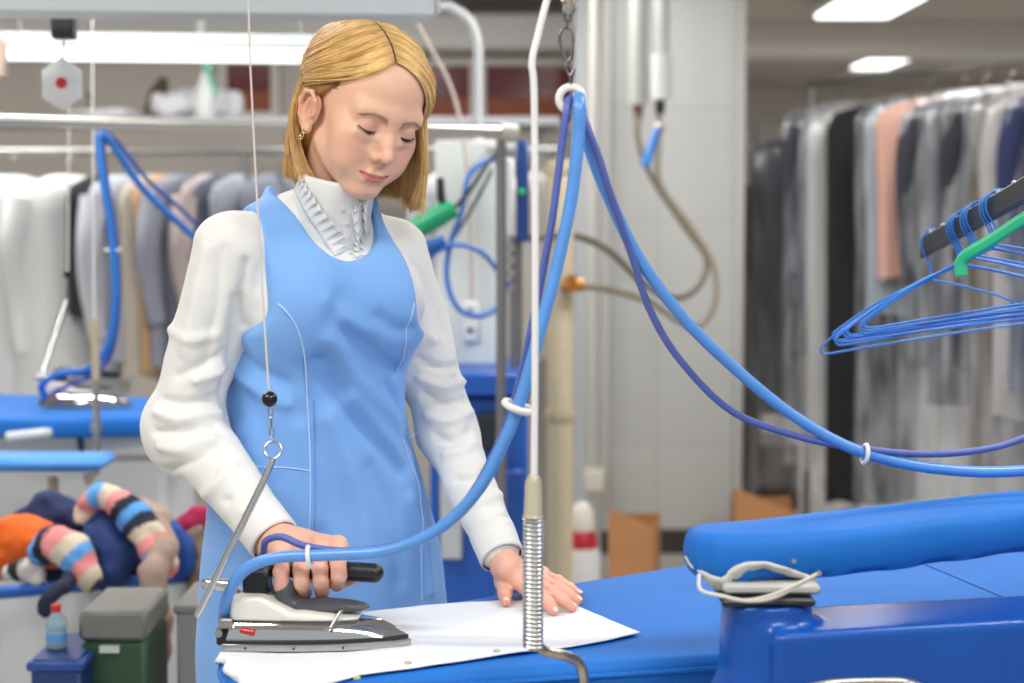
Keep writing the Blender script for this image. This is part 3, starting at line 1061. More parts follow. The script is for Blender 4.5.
for F in LF + [LT]:
    t = Vector(F[-1]); pr = Vector(F[-2]); ax_ = (t - pr).normalized(); side = ax_.cross(Vector((0, 0, 1))).normalized(); upv = side.cross(ax_)
    r_ = .0072 if F is not LF[3] else .006
    v = []; f = []
    for i in range(7):
        a_ = i / 6 * 1.0 * .0095 - .0035
        wv = .0044 * (1 - .35 * (i / 6 - .35) ** 2 * 2)
        for j in range(7):
            b_ = (j / 6 - .5) * 2
            hh = r_ * math.sqrt(max(0, 1 - (b_ * .62) ** 2)) + .0001 - .0010 * max(0, i - 4)
            v.append(tuple(t + ax_ * a_ + side * (b_ * wv) + upv * hh))
    for i in range(6):
        for j in range(6): a0 = i * 7 + j; f.append((a0, a0 + 1, a0 + 8, a0 + 7))
    o = mesh_obj('fingernail', v, f, NAIL, person); md = o.modifiers.new('thickness', 'SOLIDIFY'); md.thickness = .0006
# shoes under the table
for K in (RK, LK):
    ank = A_((K[0], K[1] + .02, .085))
    def shoe(p):
        d = cap(p, ank + A_((0, 0, -.045)) - TN * .02, ank + TN * .135 + A_((0, 0, -.053)), .037, .031)
        d = smax(d, p[:, 2] - .075, .01)
        return smax(d, .001 - p[:, 2], .004)
    v, f = surface(shoe, ank - .2 + A_((0, 0, .1)), ank + .2, .006)
    mesh_obj('shoe', v, f, mat('shoe_leather', '#3a3634', rough=.5), person)
# ---------------------------------------------------------------- the ironing station in front
PAD = mat('board_cover_blue', '#146cc2', rough=.66, spec=.35, bump=.10, bscale=350, noise=.03, nscale=6)
PAINT = mat('blue_enamel', '#0d4da4', rough=.25, spec=.5, noise=.06, nscale=7, bump=.04, bscale=60)
CHROME = mat('chrome', '#d8d8d6', rough=.16, metal=1.0)
STEEL = mat('brushed_steel', '#b9b6b0', rough=.32, metal=1.0, noise=.06, nscale=40)
DARK = mat('black_plastic', '#1d1d1f', rough=.38)
IVORY = mat('ivory_plastic', '#dedad0', rough=.40)

# board outline, from near edge to far edge, nose at the end with the iron
near_a, near_b = Z(300, 683, TZ), Z(710, 656, TZ)
far_a, far_b = Z(430, 604, TZ), Z(690, 563, TZ)
nd_ = (near_b - near_a).normalized(); fd_ = (far_b - far_a).normalized()
outline = [near_a + nd_ * 1.75, near_a + nd_ * .9, near_b, near_a.lerp(near_b, .5), near_a]
tip_n = near_a - nd_ * .06; tip_f = far_a - fd_ * .20
mid = (tip_n + tip_f) / 2 + Vector((-.075, .0, 0))
nose = spline([near_a, tip_n, mid + Vector((.012, -.05, 0)), mid + Vector((.014, .045, 0)), tip_f, far_a], 7)
outline += nose[1:]
outline += [far_b, far_a + fd_ * 1.2, far_a + fd_ * 1.9]
outline = [(p.x, p.y) for p in outline]
table = empty('ironing_table', (.35, 2.35, 0), 'blue padded ironing table with a tapering board, the woman stands behind it', 'ironing table')
MB().prism(outline, TZ - .045, TZ, bev=.012).build('padded_top', PAD, table, angle=50)
inner_ol = []
cx_ = sum(p[0] for p in outline) / len(outline); cy_ = sum(p[1] for p in outline) / len(outline)
for i, p in enumerate(outline):
    a = Vector(outline[i - 1]); c = Vector(outline[(i + 1) % len(outline)]); t = (c - a).normalized(); n = Vector((t.y, -t.x))
    if n.dot(Vector(p) - Vector((cx_, cy_))) < 0: n = -n
    q = Vector(p) - n * .022; inner_ol.append((q.x, q.y))
MB().prism(inner_ol, TZ - .105, TZ - .046, bev=.004).build('steam_chamber', PAINT, table)
MB().box((.28, 2.22, .02), (1.25, 2.62, TZ - .105), bev=.01).build('pedestal', mat('white_enamel', '#dcdedd', rough=.4), table)
MB().box((.2, 2.15, 0), (1.35, 2.70, .03), bev=.006).build('base_plate', PAINT, table)
MB().box((.30, 2.215, .12), (.70, 2.221, .62), bev=.002).build('access_panel', IVORY, table)
MB().tube([Z(905, 556, TZ + .0006), Z(955, 577, TZ + .0006), Z(1012, 601, TZ + .0006)], .0011, 6).build('cover_seam', mat('seam_blue', '#1a57a6', rough=.7), table)
edge_pts = [Vector((p[0], p[1], TZ - .016)) for p in outline]
MB().tube([e + Vector((0, 0, 0)) for e in edge_pts], .0035, 8, closed=True).build('edge_piping', PAD, table)

# sleeve board on its column and swing arm
sb = empty('sleeve_board', tuple(P(768, 655, 2.0)), 'small blue padded sleeve board on a blue cast column over the big board', 'sleeve board')
top_f = [(.208, 1.950), (.220, 1.928), (.26, 1.918), (.40, 1.955), (.52, 2.02), (.65, 2.095), (.80, 2.19), (1.0, 2.31), (1.08, 2.37)]
top_b = [(1.06, 2.43), (.98, 2.42), (.80, 2.315), (.665, 2.245), (.52, 2.165), (.40, 2.10), (.29, 2.035), (.225, 2.008), (.204, 1.980)]
pad_ol = [tuple(q[:2]) for q in spline([(x, y, 0) for x, y in top_f + top_b], 5)]
ZP0, ZP1 = .998, 1.051
cxp = .6; cyp = 2.15
pv, pf = [], []
rings = [(.016, ZP0 + .002), (.004, ZP0 + .0), (-.001, ZP0 + .010), (-.003, (ZP0 + ZP1) / 2), (-.001, ZP1 - .013), (.002, ZP1 - .006), (.007, ZP1 - .0018), (.014, ZP1)]
npd = len(pad_ol)
for off_, z_ in rings:
    for i, p in enumerate(pad_ol):
        a = Vector(pad_ol[i - 1]); c = Vector(pad_ol[(i + 1) % npd]); t = (c - a).normalized() if (c - a).length > 1e-6 else Vector((1, 0)); n = Vector((t.y, -t.x))
        q = Vector(p) - n * off_
        wr = .0022 * math.sin(i * .9) * math.sin(i * .37) * (1 if z_ < ZP1 - .01 else .4)
        rise = .004 * max(0, (p[0] - .45))
        pv.append((q.x + n.x * wr, q.y + n.y * wr, z_ + rise + .0012 * math.sin(i * 1.7) * (off_ > .001) * (z_ < 1)))
for k in range(len(rings) - 1):
    for i in range(npd): j = (i + 1) % npd; pf.append((k * npd + i, k * npd + j, (k + 1) * npd + j, (k + 1) * npd + i))
pf.append(tuple(range(npd - 1, -1, -1))); pf.append(tuple((len(rings) - 1) * npd + k for k in range(npd)))
o = mesh_obj('pad', pv, pf, PAD, sb)
sharp_edges(o.data, 70)
# a white lining that shows where the cover is gathered at the near end
ln_top = [P(684, 556, 1.965), P(690, 566, 1.945), P(703, 572, 1.928), P(722, 577, 1.918), P(736, 566, 1.913), P(760, 562, 1.912), P(785, 567, 1.915), P(806, 574, 1.925), P(816, 578, 1.935)]
ln_bot = [P(686, 561, 1.972), P(697, 572, 1.960), P(706, 582, 1.945), P(722, 592, 1.938), P(740, 583, 1.935), P(760, 571, 1.933), P(784, 576, 1.934), P(804, 581, 1.94), P(815, 582, 1.95)]
lt, lb = spline(ln_top, 6), spline(ln_bot, 6)
v = []; f = []
for i, (a, b) in enumerate(zip(lt, lb)):
    for j in range(6):
        w = j / 5; q = a.lerp(b, w); q.y -= .006 * math.sin(w * math.pi) + .0016 * math.sin(i * 1.3 + w * 3)
        v.append(tuple(q))
for i in range(len(lt) - 1):
    for j in range(5): k = i * 6 + j; f.append((k, k + 1, k + 7, k + 6))
LINING = mat('cover_lining', '#d5d2ca', rough=.9, bump=.4, bscale=300)
o = mesh_obj('cover_lining', v, f, LINING, sb); md = o.modifiers.new('t', 'SOLIDIFY'); md.thickness = .0025
cc = P(766, 620, 1.935)
MB().box((cc.x - .052, cc.y - .026, ZP0 - .014), (cc.x + .058, cc.y + .085, ZP0 - .001), bev=.004).build('mounting_plate', mat('plate_grey', '#b9b8b2', rough=.5), sb)
MB().box((cc.x - .056, cc.y - .042, ZP0 - .024), (cc.x + .050, cc.y + .075, ZP0 - .015), bev=.003).build('clamp_plate', DARK, sb)
el = MB()
el.tube(spline([P(699, 575, 1.905), P(701, 590, 1.885), P(722, 596, 1.878), P(748, 601, 1.878), P(775, 597, 1.878), P(808, 580, 1.885)], 8), .0022, 8)
el.tube(spline([P(703, 592, 1.885), P(730, 598, 1.878), P(750, 600, 1.878), P(780, 592, 1.878), P(817, 574, 1.885)], 8), .0020, 8)
el.build('elastic_cord', mat('elastic', '#cfcac0', rough=.8), sb)
el = MB(); el.cyl(P(793, 561, 1.915), P(793, 561, 1.915) + Vector((0, -.006, .001)), .0028, n=10); el.build('pin', STEEL, sb)
el = MB(); el.cyl(P(818, 573, 1.928), P(818, 573, 1.928) + Vector((0, -.006, .001)), .0034, n=10); el.build('pin', STEEL, sb)
def col_sdf(p):
    c = A_((cc.x, cc.y, 0))
    r = np.linalg.norm((p - c)[:, :2] * A_((1, 1.05)), axis=1)
    z = p[:, 2]
    rad = .050 + .004 * np.clip((ZP0 - z) / .1, 0, 2) + .020 * np.clip((.905 - z) / .05, 0, 1) ** 2
    d = smax(r - rad, z - (ZP0 - .0245), .003)
    # arm running away along the near side of the board
    a0 = A_(P(800, 640, 1.87)); dirv = A_(P(1024, 622, 1.93)) - a0; dirv[2] = 0; L_ = np.linalg.norm(dirv); dirv /= L_
    nv = A_((-dirv[1], dirv[0], 0))
    q = p - A_((cc.x, a0[1] + (cc.x - a0[0]) * dirv[1] / dirv[0], 0))
    u, w = q @ dirv, q @ nv
    b = np.stack([np.abs(u - .55) - .55, np.abs(w - .062) - .062, np.abs(z - .880) - .070], 1) + .008
    bd = np.linalg.norm(np.maximum(b, 0), axis=1) + np.minimum(b.max(1), 0) - .008
    d = smin(d, bd, .018)
    return smax(d, .80 - z, .004)
v, f = surface(col_sdf, (cc.x - .1, 1.80, .79), (cc.x + 1.10, 2.25, 1.0), .0035)
mesh_obj('swing_arm', v, f, PAINT, sb)
# chrome clamp handle in front of the column
MB().tube(spline([P(798, 692, 1.90), P(800, 690, 1.80), P(830, 683, 1.80), P(870, 681, 1.80), P(905, 682, 1.80), P(925, 690, 1.80), P(927, 692, 1.93)], 6), .004, 10).build('lock_lever', STEEL, sb)

# small printed tube lying on the board at the picture's edge
pk = empty('printed_tube', tuple(Z(1016, 544, TZ)), 'little teal, yellow and white printed tube lying on the blue board', 'tube')
pa, pb_ = Z(1005, 541, TZ + .008), Z(1042, 549, TZ + .008)
v, f, c = [], [], []
for i in range(25):
    t = i / 24; ce = pa.lerp(pb_, t); rr_ = (.010 if t > .12 else .003 + .06 * t)
    for k in range(14):
        a = 2 * math.pi * k / 14; dr = (pb_ - pa).normalized(); sd = dr.cross(Vector((0, 0, 1)))
        v.append(tuple(ce + sd * math.cos(a) * rr_ + Vector((0, 0, 1)) * math.sin(a) * min(rr_, .0078)))
        c.append(hexc('#1aa6a8' if (i + k // 3) % 4 < 2 else ('#e4cf3a' if (i // 2 + k) % 5 == 0 else '#e8efe9')))
for i in range(24):
    for k in range(14): f.append((i * 14 + k, i * 14 + (k + 1) % 14, (i + 1) * 14 + (k + 1) % 14, (i + 1) * 14 + k))
f.append(tuple(range(13, -1, -1))); f.append(tuple(24 * 14 + k for k in range(14)))
mesh_obj('tube_body', v, f, mat('printed_plastic', attr='Col', rough=.4), pk, cols=np.array(c))

# ---- white shirt piece on the board
def cloth_outline():
    far = [Z(x, y, CTZ) for x, y in [(206, 640), (232, 622), (300, 616), (380, 610), (440, 604), (500, 600), (552, 596), (572, 603)]]
    nr = [Z(x, y, CTZ) for x, y in [(640, 633), (596, 642), (540, 650), (480, 658), (420, 667), (380, 672), (335, 677), (290, 683), (240, 690)]]
    return far, nr
far, nr = cloth_outline()
fs = spline(far, 8); ns_ = spline(nr[::-1], 8)
def resamp(pts, n):
    d = [0]
    for a, b in zip(pts[:-1], pts[1:]): d.append(d[-1] + (b - a).length)
    out = []
    for k in range(n):
        t = d[-1] * k / (n - 1); i = max(0, min(len(d) - 2, int(np.searchsorted(d, t)) - 1)); w = (t - d[i]) / max(1e-9, d[i + 1] - d[i]); out.append(pts[i].lerp(pts[i + 1], w))
    return out
NU, NV = 110, 50
fs, ns_ = resamp(fs, NU), resamp(ns_, NU)
bx = np.array(outline)
def inside_dist(x, y):   # distance inside the board outline (negative outside)
    best = 1e9; ins = False; n = len(outline)
    for i in range(n):
        ax_, ay = outline[i]; bx_, by = outline[(i + 1) % n]
        t = max(0, min(1, ((x - ax_) * (bx_ - ax_) + (y - ay) * (by - ay)) / ((bx_ - ax_) ** 2 + (by - ay) ** 2 + 1e-12)))
        best = min(best, math.hypot(x - ax_ - t * (bx_ - ax_), y - ay - t * (by - ay)))
        if (ay > y) != (by > y) and x < (bx_ - ax_) * (y - ay) / (by - ay) + ax_: ins = not ins
    return best if ins else -best
v = []; f = []
for i in range(NU):
    for j in range(NV):
        q = fs[i].lerp(ns_[i], j / (NV - 1))
        dd = inside_dist(q.x, q.y)
        z = TZ + .0032
        x, y = q.x, q.y
        if dd < .004:   # hangs over the edge of the board
            o_ = .004 - dd
            z -= min(.10, o_ * 1.15) - .0
            y = y + (o_ * .55 if j < NV / 2 else o_ * .35) * (1 if y > 2.0 else 1) * (-1 if j < NV / 2 else 1) * .6
            x = x + (o_ * .4 if x < -.3 else 0)
            x += .004 * math.sin(y * 90); z += .004 * math.sin(x * 80 + y * 60) * min(1, o_ * 30)
        nz = vnoise(np.array([[q.x * 14, q.y * 14, 0.], [q.x * 34, q.y * 34, 5.]]), 11)
        z += .0016 * (nz[0] + 1) + .0006 * nz[1]
        v.append((x, y, z))
for i in range(NU - 1):
    for j in range(NV - 1): a = i * NV + j; f.append((a, a + NV, a + NV + 1, a + 1))
cloth = mesh_obj('white_cloth', v, f, mat('pressed_cloth', '#e6e9ee', rough=.9, bump=.15, bscale=600))
md = cloth.modifiers.new('thickness', 'SOLIDIFY'); md.thickness = .0012; md.offset = 1
tag(cloth, 'white shirt panel spread flat on the blue board under the iron', 'cloth')
for (px, py) in [(357, 678), (497, 651), (408, 663)]:
    q = Z(px, py, TZ + .006)
    MB().tube([q + Vector((0, 0, -.001)), q + Vector((0, 0, .0012)), q + Vector((0, 0, .002))], [.0045, .0045, .003], 14).build('shirt_button', mat('olive_button', '#b9b78a', rough=.4), cloth)

# ---- steam iron (length along x, toe towards the camera's right)
IZ = TZ + .0052
ir = empty('steam_iron', tuple(Z(315, 655, IZ)), 'white and chrome steam iron with black handle held by the woman', 'iron')
heel, toe = Z(226, 650, IZ), Z(409, 654, IZ)
ux = (toe - heel); L = ux.length; ux.normalize(); uy = Vector((-ux.y, ux.x, 0))
IM = Matrix((( ux.x, uy.x, 0, heel.x), (ux.y, uy.y, 0, heel.y + .045), (0, 0, 1, IZ), (0, 0, 0, 1)))
def sole(s, w, L_=None, back=0.0, front=1.0):
    """iron plan outline scaled: half width w"""
    L_ = L_ or L
    pts = []
    n = 16
    for i in range(n + 1):
        t = i / n
        x = back + (front * L_ - back) * t
        y = w * (1 - t ** 2.6) ** .75 if t < 1 else 0
        pts.append((x, y))
    lower = [(x, -y) for x, y in pts[:-1]]
    return [(pts[0][0], 0)] + lower + pts[::-1][0:1] + pts[::-1][1:]
MB().prism(sole(1, .052), 0, .009, IM, bev=.0015).build('soleplate', STEEL, ir)
MB().prism(sole(1, .050, back=.002, front=.985), .0092, .0135, IM).build('gasket', DARK, ir)
MIRROR = mat('mirror_chrome', '#dcdcda', rough=.07, metal=1.0)
v = []; f = []
prof_h = [(0.046, .0138, .975), (.0445, .020, .94), (.041, .028, .88), (.036, .034, .82)]
rings_ = [sole(1, w, back=.004 + i * .002, front=fr) for i, (w, h, fr) in enumerate(prof_h)]
nn = len(rings_[0])
for i, (w, h, fr) in enumerate(prof_h):
    for (x, y) in rings_[i]: v.append(tuple(IM @ Vector((x, y, h))))
for i in range(len(prof_h) - 1):
    for k in range(nn): f.append((i * nn + k, i * nn + (k + 1) % nn, (i + 1) * nn + (k + 1) % nn, (i + 1) * nn + k))
f.append(tuple(range(nn - 1, -1, -1))); f.append(tuple((len(prof_h) - 1) * nn + k for k in range(nn)))
o = mesh_obj('heating_body', v, f, MIRROR, ir); sharp_edges(o.data, 50)
# ivory upper shell with a raised tail and a low nose
def shell_sdf(p):
    x, y, z = p[:, 0], p[:, 1], p[:, 2]
    t = np.clip((x - .010) / (L * .91), 0, 1)
    w = .040 * (1 - t ** 3.0) ** .6 + .001
    top = .066 - .020 * np.clip((x - .045) / .04, 0, 1) - .012 * np.clip((x - .1) / .1, 0, 1)
    d = smax(np.abs(y) - w, z - top, .008)
    d = smax(d, .036 - z, .002)
    d = smax(d, .008 - x, .006)
    d = smax(d, x - L * .93, .006)
    return smax(d, -(z - .036 + .0) + 0 * z - .0 - .002, .002)
v, f = surface(shell_sdf, (0, -.05, .03), (L, .05, .075), .002)
mesh_obj('upper_shell', [tuple(IM @ Vector(q)) for q in v], f, IVORY, ir)
# black terminal block and handle post
MB().box((.018, -.018, .060), (.050, .018, .098), IM, bev=.005).build('handle_post', DARK, ir)
g = MB(); bl = IM @ Vector((.022, 0, .105))
hb = [Vector(IM @ Vector((.034, 0, .088))), Vector(BAR_A) + Vector((.002, 0, 0)), Vector(BAR_A.tolist()) + (Vector(BAR_B) - Vector(BAR_A)) * .12, Vector(BAR_A) + (Vector(BAR_B) - Vector(BAR_A)) * .5, Vector(BAR_A) + (Vector(BAR_B) - Vector(BAR_A)) * .80, Vector(BAR_B)]
g.tube(spline(hb, 6), [.013] * 7 + [.0125] * 18 + [.0135] * 6 if False else .0125, 18)
g.sphere(Vector(BAR_B), .0126, 10)
g.build('handle', DARK, ir)
# grey trough under the hand, rear bracket, screws, red lamp, hose inlet
def trough(p):
    x, y, z = p[:, 0], p[:, 1], p[:, 2]
    d = ell(p, (.120, 0, .048), (.058, .018, .0095))
    d = smin(d, ell(p, (.070, 0, .060), (.014, .017, .022)), .012)
    return d
v, f = surface(trough, (.03, -.04, .03), (.19, .04, .095), .002)
mesh_obj('grey_cover', [tuple(IM @ Vector(q)) for q in v], f, mat('grey_plastic', '#5b5d63', rough=.35), ir)
MB().box((-.010, -.040, .004), (.006, .040, .026), IM, bev=.002).build('rear_block', DARK, ir)
MB().box((-.006, -.046, .026), (.012, -.020, .040), IM, bev=.002).build('terminal', STEEL, ir)
g = MB(); g.cyl(IM @ Vector((-.004, -.046, .022)), IM @ Vector((-.004, -.051, .022)), .005, n=12); g.build('screw', STEEL, ir)
g = MB(); g.cyl(IM @ Vector((.022, -.040, .024)), IM @ Vector((.040, -.0440, .0225)), .0042, n=12); g.build('indicator_lamp', mat('red_lens', '#c22424', rough=.2), ir)
g = MB(); g.cyl(IM @ Vector((-.028, -.01, .075)), IM @ Vector((.012, -.01, .073)), .0085, n=16); g.cyl(IM @ Vector((-.035, -.01, .075)), IM @ Vector((-.022, -.01, .075)), .006, n=6); g.build('solenoid', CHROME, ir)
g = MB(); g.tube([IM @ Vector((.135, -.044, .030)), IM @ Vector((.145, -.030, .047)), IM @ Vector((.148, 0, .050)), IM @ Vector((.145, .03, .047))], .0020, 8); g.build('retaining_wire', STEEL, ir)
for x in (.03, .09, .15):
    g = MB(); g.cyl(IM @ Vector((x, -.0505 * (1 - (x / L) ** 2.6) ** .75 - .0005, .0045)), IM @ Vector((x, -.0505 * (1 - (x / L) ** 2.6) ** .75 - .003, .0045)), .0016, n=8); g.build('rivet', DARK, ir)

# ---- hoses
HOSE = mat('steam_hose_blue', '#5a95db', rough=.30, spec=.6, noise=.05, nscale=30)
CABLE = mat('cable_violet_blue', '#5765a8', rough=.45, noise=.07, nscale=60)
def hose(name, pts, r, m, label, cat, group=None, n=12):
    g = MB(); g.tube(spline(pts, 14), r, n)
    return tag(g.build(name, m, angle=None), label, cat, group)
inlet = IM @ Vector((.002, -.030, .036))
hp = [inlet, P(224, 625, 2.11), P(226, 600, 2.09), P(243, 572, 2.08), P(275, 558, 2.07), P(330, 555, 2.06), P(390, 550, 2.04), P(440, 528, 2.02), P(478, 490, 2.0), P(505, 440, 1.99),
      P(522, 395, 1.985), P(540, 330, 1.98), P(556, 270, 1.98), P(571, 200, 1.98), P(578, 140, 1.98), P(579, 108, 1.98), P(579, 97, 1.992), P(580, 108, 2.004), P(590, 150, 2.02), P(610, 200, 2.04), P(640, 260, 2.07), P(685, 320, 2.10), P(740, 373, 2.13), P(800, 420, 2.15), P(862, 452, 2.17), P(940, 469, 2.2), P(1030, 470, 2.24), P(1150, 450, 2.3)]
hose('steam_hose', hp, .0074, HOSE, 'thick light blue steam hose looping from the iron up over the hook', 'hose')
cpn = [IM @ Vector((.020, -.012, .092)), P(262, 556, 2.12), P(266, 541, 2.10), P(282, 537, 2.085), P(305, 546, 2.075), P(345, 551, 2.082), P(392, 546, 2.07), P(440, 528, 2.045), P(474, 490, 2.018), P(500, 440, 2.008), P(515, 398, 2.004),
       P(531, 330, 2.0), P(543, 270, 2.0), P(552, 220, 1.995), P(560, 160, 1.99), P(566, 115, 1.985), P(570, 99, 1.994), P(578, 106, 2.0), P(596, 150, 2.0), P(611, 196, 2.02), P(630, 250, 2.055), P(650, 310, 2.085), P(680, 360, 2.11), P(730, 410, 2.14), P(790, 434, 2.155), P(850, 447, 2.165), P(920, 454, 2.19), P(980, 450, 2.22), P(1030, 436, 2.25), P(1150, 390, 2.3)]
hose('power_cable', cpn, .0046, CABLE, 'thin violet blue power cable running beside the steam hose', 'cable')
CLIP = mat('white_nylon', '#e4e2dc', rough=.45)
def clip(c, ax_, r, label, thick=.006, name='hose_clip'):
    ax_ = Vector(ax_).normalized(); u = ax_.orthogonal().normalized(); w = ax_.cross(u)
    g = MB(); g.tube([c + (u * math.cos(a) + w * math.sin(a)) * r for a in np.linspace(0, 2 * math.pi, 22)[:-1]], thick * .5, 8, closed=True)
    t = g.build(name, CLIP, angle=None); return tag(t, label, 'clip', 'nylon clips on the hoses')
clip(P(309, 557, 2.068), (1, 0, .1), .0125, 'white nylon clip round the hose over the hand')
clip(P(518, 407, 1.99), P(523, 390, 1.985) - P(510, 425, 1.99), .0165, 'white nylon clip round hose and cable beside the thin rod', .009)
clip(P(865, 454, 2.17), (1, .1, -.15), .0118, 'white nylon clip round the hoses in front of the hanging black coat')
g = clip(P(571, 99, 1.992), (0, 1, .1), .0138, 'white nylon ring holding the hose loop on the hook', .010)

# ---- hook, chain and the springy support rod
rod = empty('support_rod', tuple(P(584, 690, 1.96)), 'springy white rod rising from a coil spring by the board', 'support rod')
rp = [P(586, 760, 1.97), P(584, 700, 1.97), P(583, 674, 1.97), P(577, 661, 1.96), P(562, 655, 1.945), P(545, 651, 1.935), P(536, 645, 1.925)]
MB().tube(spline(rp, 6), .0062, 12).build('bent_foot', mat('nickel', '#c3b8a6', rough=.25, metal=.9), rod)
q = P(586, 740, 1.97); MB().box((q.x - .02, q.y - .015, q.z - .02), (q.x + .02, 2.12, q.z + .02), bev=.004).build('clamp', STEEL, rod)
MB().cyl(P(534, 650, 1.925), P(533, 476, 1.925), .0066, n=14).build('core', STEEL, rod)
sp = []
for i in range(30 * 14 + 1):
    a = 2 * math.pi * i / 14; t = i / (30 * 14)
    c = P(533, 517, 1.925).lerp(P(533, 647, 1.925), t); sp.append(c + Vector((math.cos(a) * .0102, math.sin(a) * .0102, 0)))
MB().tube(sp, .0022, 6).build('coil_spring', mat('zinc', '#c6c5c2', rough=.3, metal=.85), rod)
MB().tube([P(533, 517, 1.925), P(533, 514, 1.925), P(533.5, 482, 1.925), P(534, 476, 1.925)], [.0122, .0106, .0096, .0065], 18).build('ferrule', mat('beige_ferrule', '#bdb39b', rough=.4, metal=.3), rod)
up = [P(534, 478, 1.925), P(535, 350, 1.925), P(535, 200, 1.925), P(534, 90, 1.925), P(532, 62, 1.925), P(538, 35, 1.93), P(547, 0, 1.935), P(556, -30, 1.94), P(563, -60, 1.945), P(566, -90, 1.95), P(568, -85, 1.965), P(569, -45, 1.975), P(569, -12, 1.98)]
MB().tube(spline(up, 8), .0040, 12).build('upper_rod', mat('white_fibreglass', '#e2e0dd', rough=.35), rod)
hk = empty('hook_and_chain', tuple(P(569, 10, 1.98)), 'small steel chain and snap hook carrying the hoses', 'hook')
MB().tube([P(562, 2, 1.98), P(568, -2, 1.98), P(570, 8, 1.98), P(566, 14, 1.98)], [.006, .008, .0075, .005], 12).build('swivel', mat('nickel', '#c3b8a6'), hk)
def link(c, L_, W_, r, rot):
    pts = [Vector((math.cos(a) * W_, 0, math.sin(a) * L_)) for a in np.linspace(0, 2 * math.pi, 21)[:-1]]
    R_ = Matrix.Rotation(rot, 3, 'Z'); return [c + R_ @ q for q in pts]
for i, yy in enumerate((17, 24)):
    MB().tube(link(P(567.5, yy, 1.98), .0060, .0034, .001, i * 1.5), .0012, 6, closed=True).build('chain_link', mat('dark_steel', '#6c6a69', rough=.35, metal=.9), hk)
g = MB(); g.tube(spline([P(568, 26, 1.98), P(561, 32, 1.98), P(560, 42, 1.98), P(564, 55, 1.98), P(567, 62, 1.98), P(571, 58, 1.98), P(572, 50, 1.98)], 8), .0016, 8)
g.tube(spline([P(568, 26, 1.98), P(572, 32, 1.98), P(573, 42, 1.98), P(571, 52, 1.98)], 8), .0014, 8); g.build('snap_hook', mat('dark_steel', ''), hk)
g = MB(); g.tube(spline([P(569, 60, 1.98), P(566, 68, 1.98), P(570, 76, 1.98), P(574, 70, 1.98), P(571, 78, 1.985), P(571, 90, 1.99)], 8), .0014, 8); g.build('link_wire', mat('dark_steel', ''), hk)

# ---- cord, ball, ring and rod that carry the iron's rest
ic = empty('iron_balancer', tuple(P(250, -40, 2.12)), 'thin pale cord with black ball and slanting steel rod in front of the arm', 'cord')
MB().tube([P(247, -60, 2.13), P(250, 60, 2.13), P(256, 180, 2.13), P(263, 300, 2.12), P(269, 394, 2.11)], .0013, 6).build('cord', mat('pale_cord', '#cfc7ba', rough=.8), ic)
MB().sphere(P(269.5, 399, 2.11), .0100, 12).build('ball', mat('black_ball', '#121212', rough=.25), ic)
g = MB()
for i, yy in enumerate((412, 422, 432)):
    g = MB(); g.tube(link(P(270.5 + i * .6, yy, 2.11), .0075, .0030, .001, i * 1.5), .0010, 6, closed=True); g.build('chain_link', STEEL, ic)
c = P(273, 450, 2.11)
MB().tube([c + Vector((math.cos(a) * .0105, math.sin(a) * .003, math.sin(a) * .0105)) for a in np.linspace(0, 2 * math.pi, 25)[:-1]], .0016, 8, closed=True).build('ring', STEEL, ic)
MB().tube([P(274, 459, 2.108), P(268, 472, 2.105), P(200, 610, 2.06), P(196, 617, 2.058)], [.0030, .0046, .0046, .0030], 12).build('steel_rod', CHROME, ic)

# ---- hanger rail with blue wire hangers on the picture's right
rail = empty('hanger_rail', tuple(P(1000, 195, 2.6)), 'black rail on a white arm crowded with blue wire hangers', 'rail')
ra, rb_ = P(925, 240, 2.85), P(1024, 182, 2.42)
rdir = (rb_ - ra).normalized()
rz = Vector((0, 0, 1)); rx = rdir.cross(rz).normalized()
re_ = rb_ + rdir * .55
M_ = Matrix(((rdir.x, rx.x, 0, ra.x), (rdir.y, rx.y, 0, ra.y), (rdir.z, rx.z, 1, ra.z), (0, 0, 0, 1)))
Lr = (re_ - ra).length
MB().box((-.01, -.006, -.030), (Lr, .006, .006), M_, bev=.003).build('bar', mat('black_bar', '#2a2a2e', rough=.4), rail)
for i in range(14):
    c = ra + rdir * (.03 + i * .062) + Vector((0, 0, .007))
    MB().sphere(c, .004, 6).build('peg', STEEL, rail)
pe = ra + rdir * (Lr - .02)
MB().tube([pe + Vector((0, 0, -.02)), pe + Vector((.02, 0, .25)), Vector((pe.x + .05, pe.y, 1.95))], .013, 12).build('rail_arm', mat('white_enamel', ''), rail)
MB().tube([Vector((pe.x + .05, pe.y, 0.0)), Vector((pe.x + .05, pe.y, 2.0))], .017, 14).build('rail_post', mat('white_enamel', ''), rail)
MB().box((pe.x - .15, pe.y - .2, 0), (pe.x + .25, pe.y + .2, .02), bev=.005).build('rail_foot', DARK, rail)
WIRE = mat('blue_hanger_wire', '#2f80d8', rough=.35, spec=.6)
def hanger_pts(hw=.192):
    hook = [(-.018, .012), (-.021, .030), (-.014, .048), (.002, .054), (.015, .046), (.017, .030), (.010, .012), (.002, -.004), (0, -.028)]
    hook = hook[0:0] + [(.018, .022), (.019, .036), (.010, .050), (-.004, .052), (-.015, .042), (-.016, .026), (-.008, .008), (0, -.010), (0, -.030)]
    left = [(0, -.030), (-.06, -.050), (-.13, -.078), (-hw + .010, -.108), (-hw, -.117), (-hw + .004, -.126), (-hw + .02, -.128)]
    bot = [(-hw + .02, -.128), (0, -.126), (hw - .02, -.128)]
    right = [(hw - .02, -.128), (hw - .004, -.126), (hw, -.117), (hw - .010, -.108), (.13, -.078), (.06, -.050), (0, -.030)]
    return hook, left, bot, right
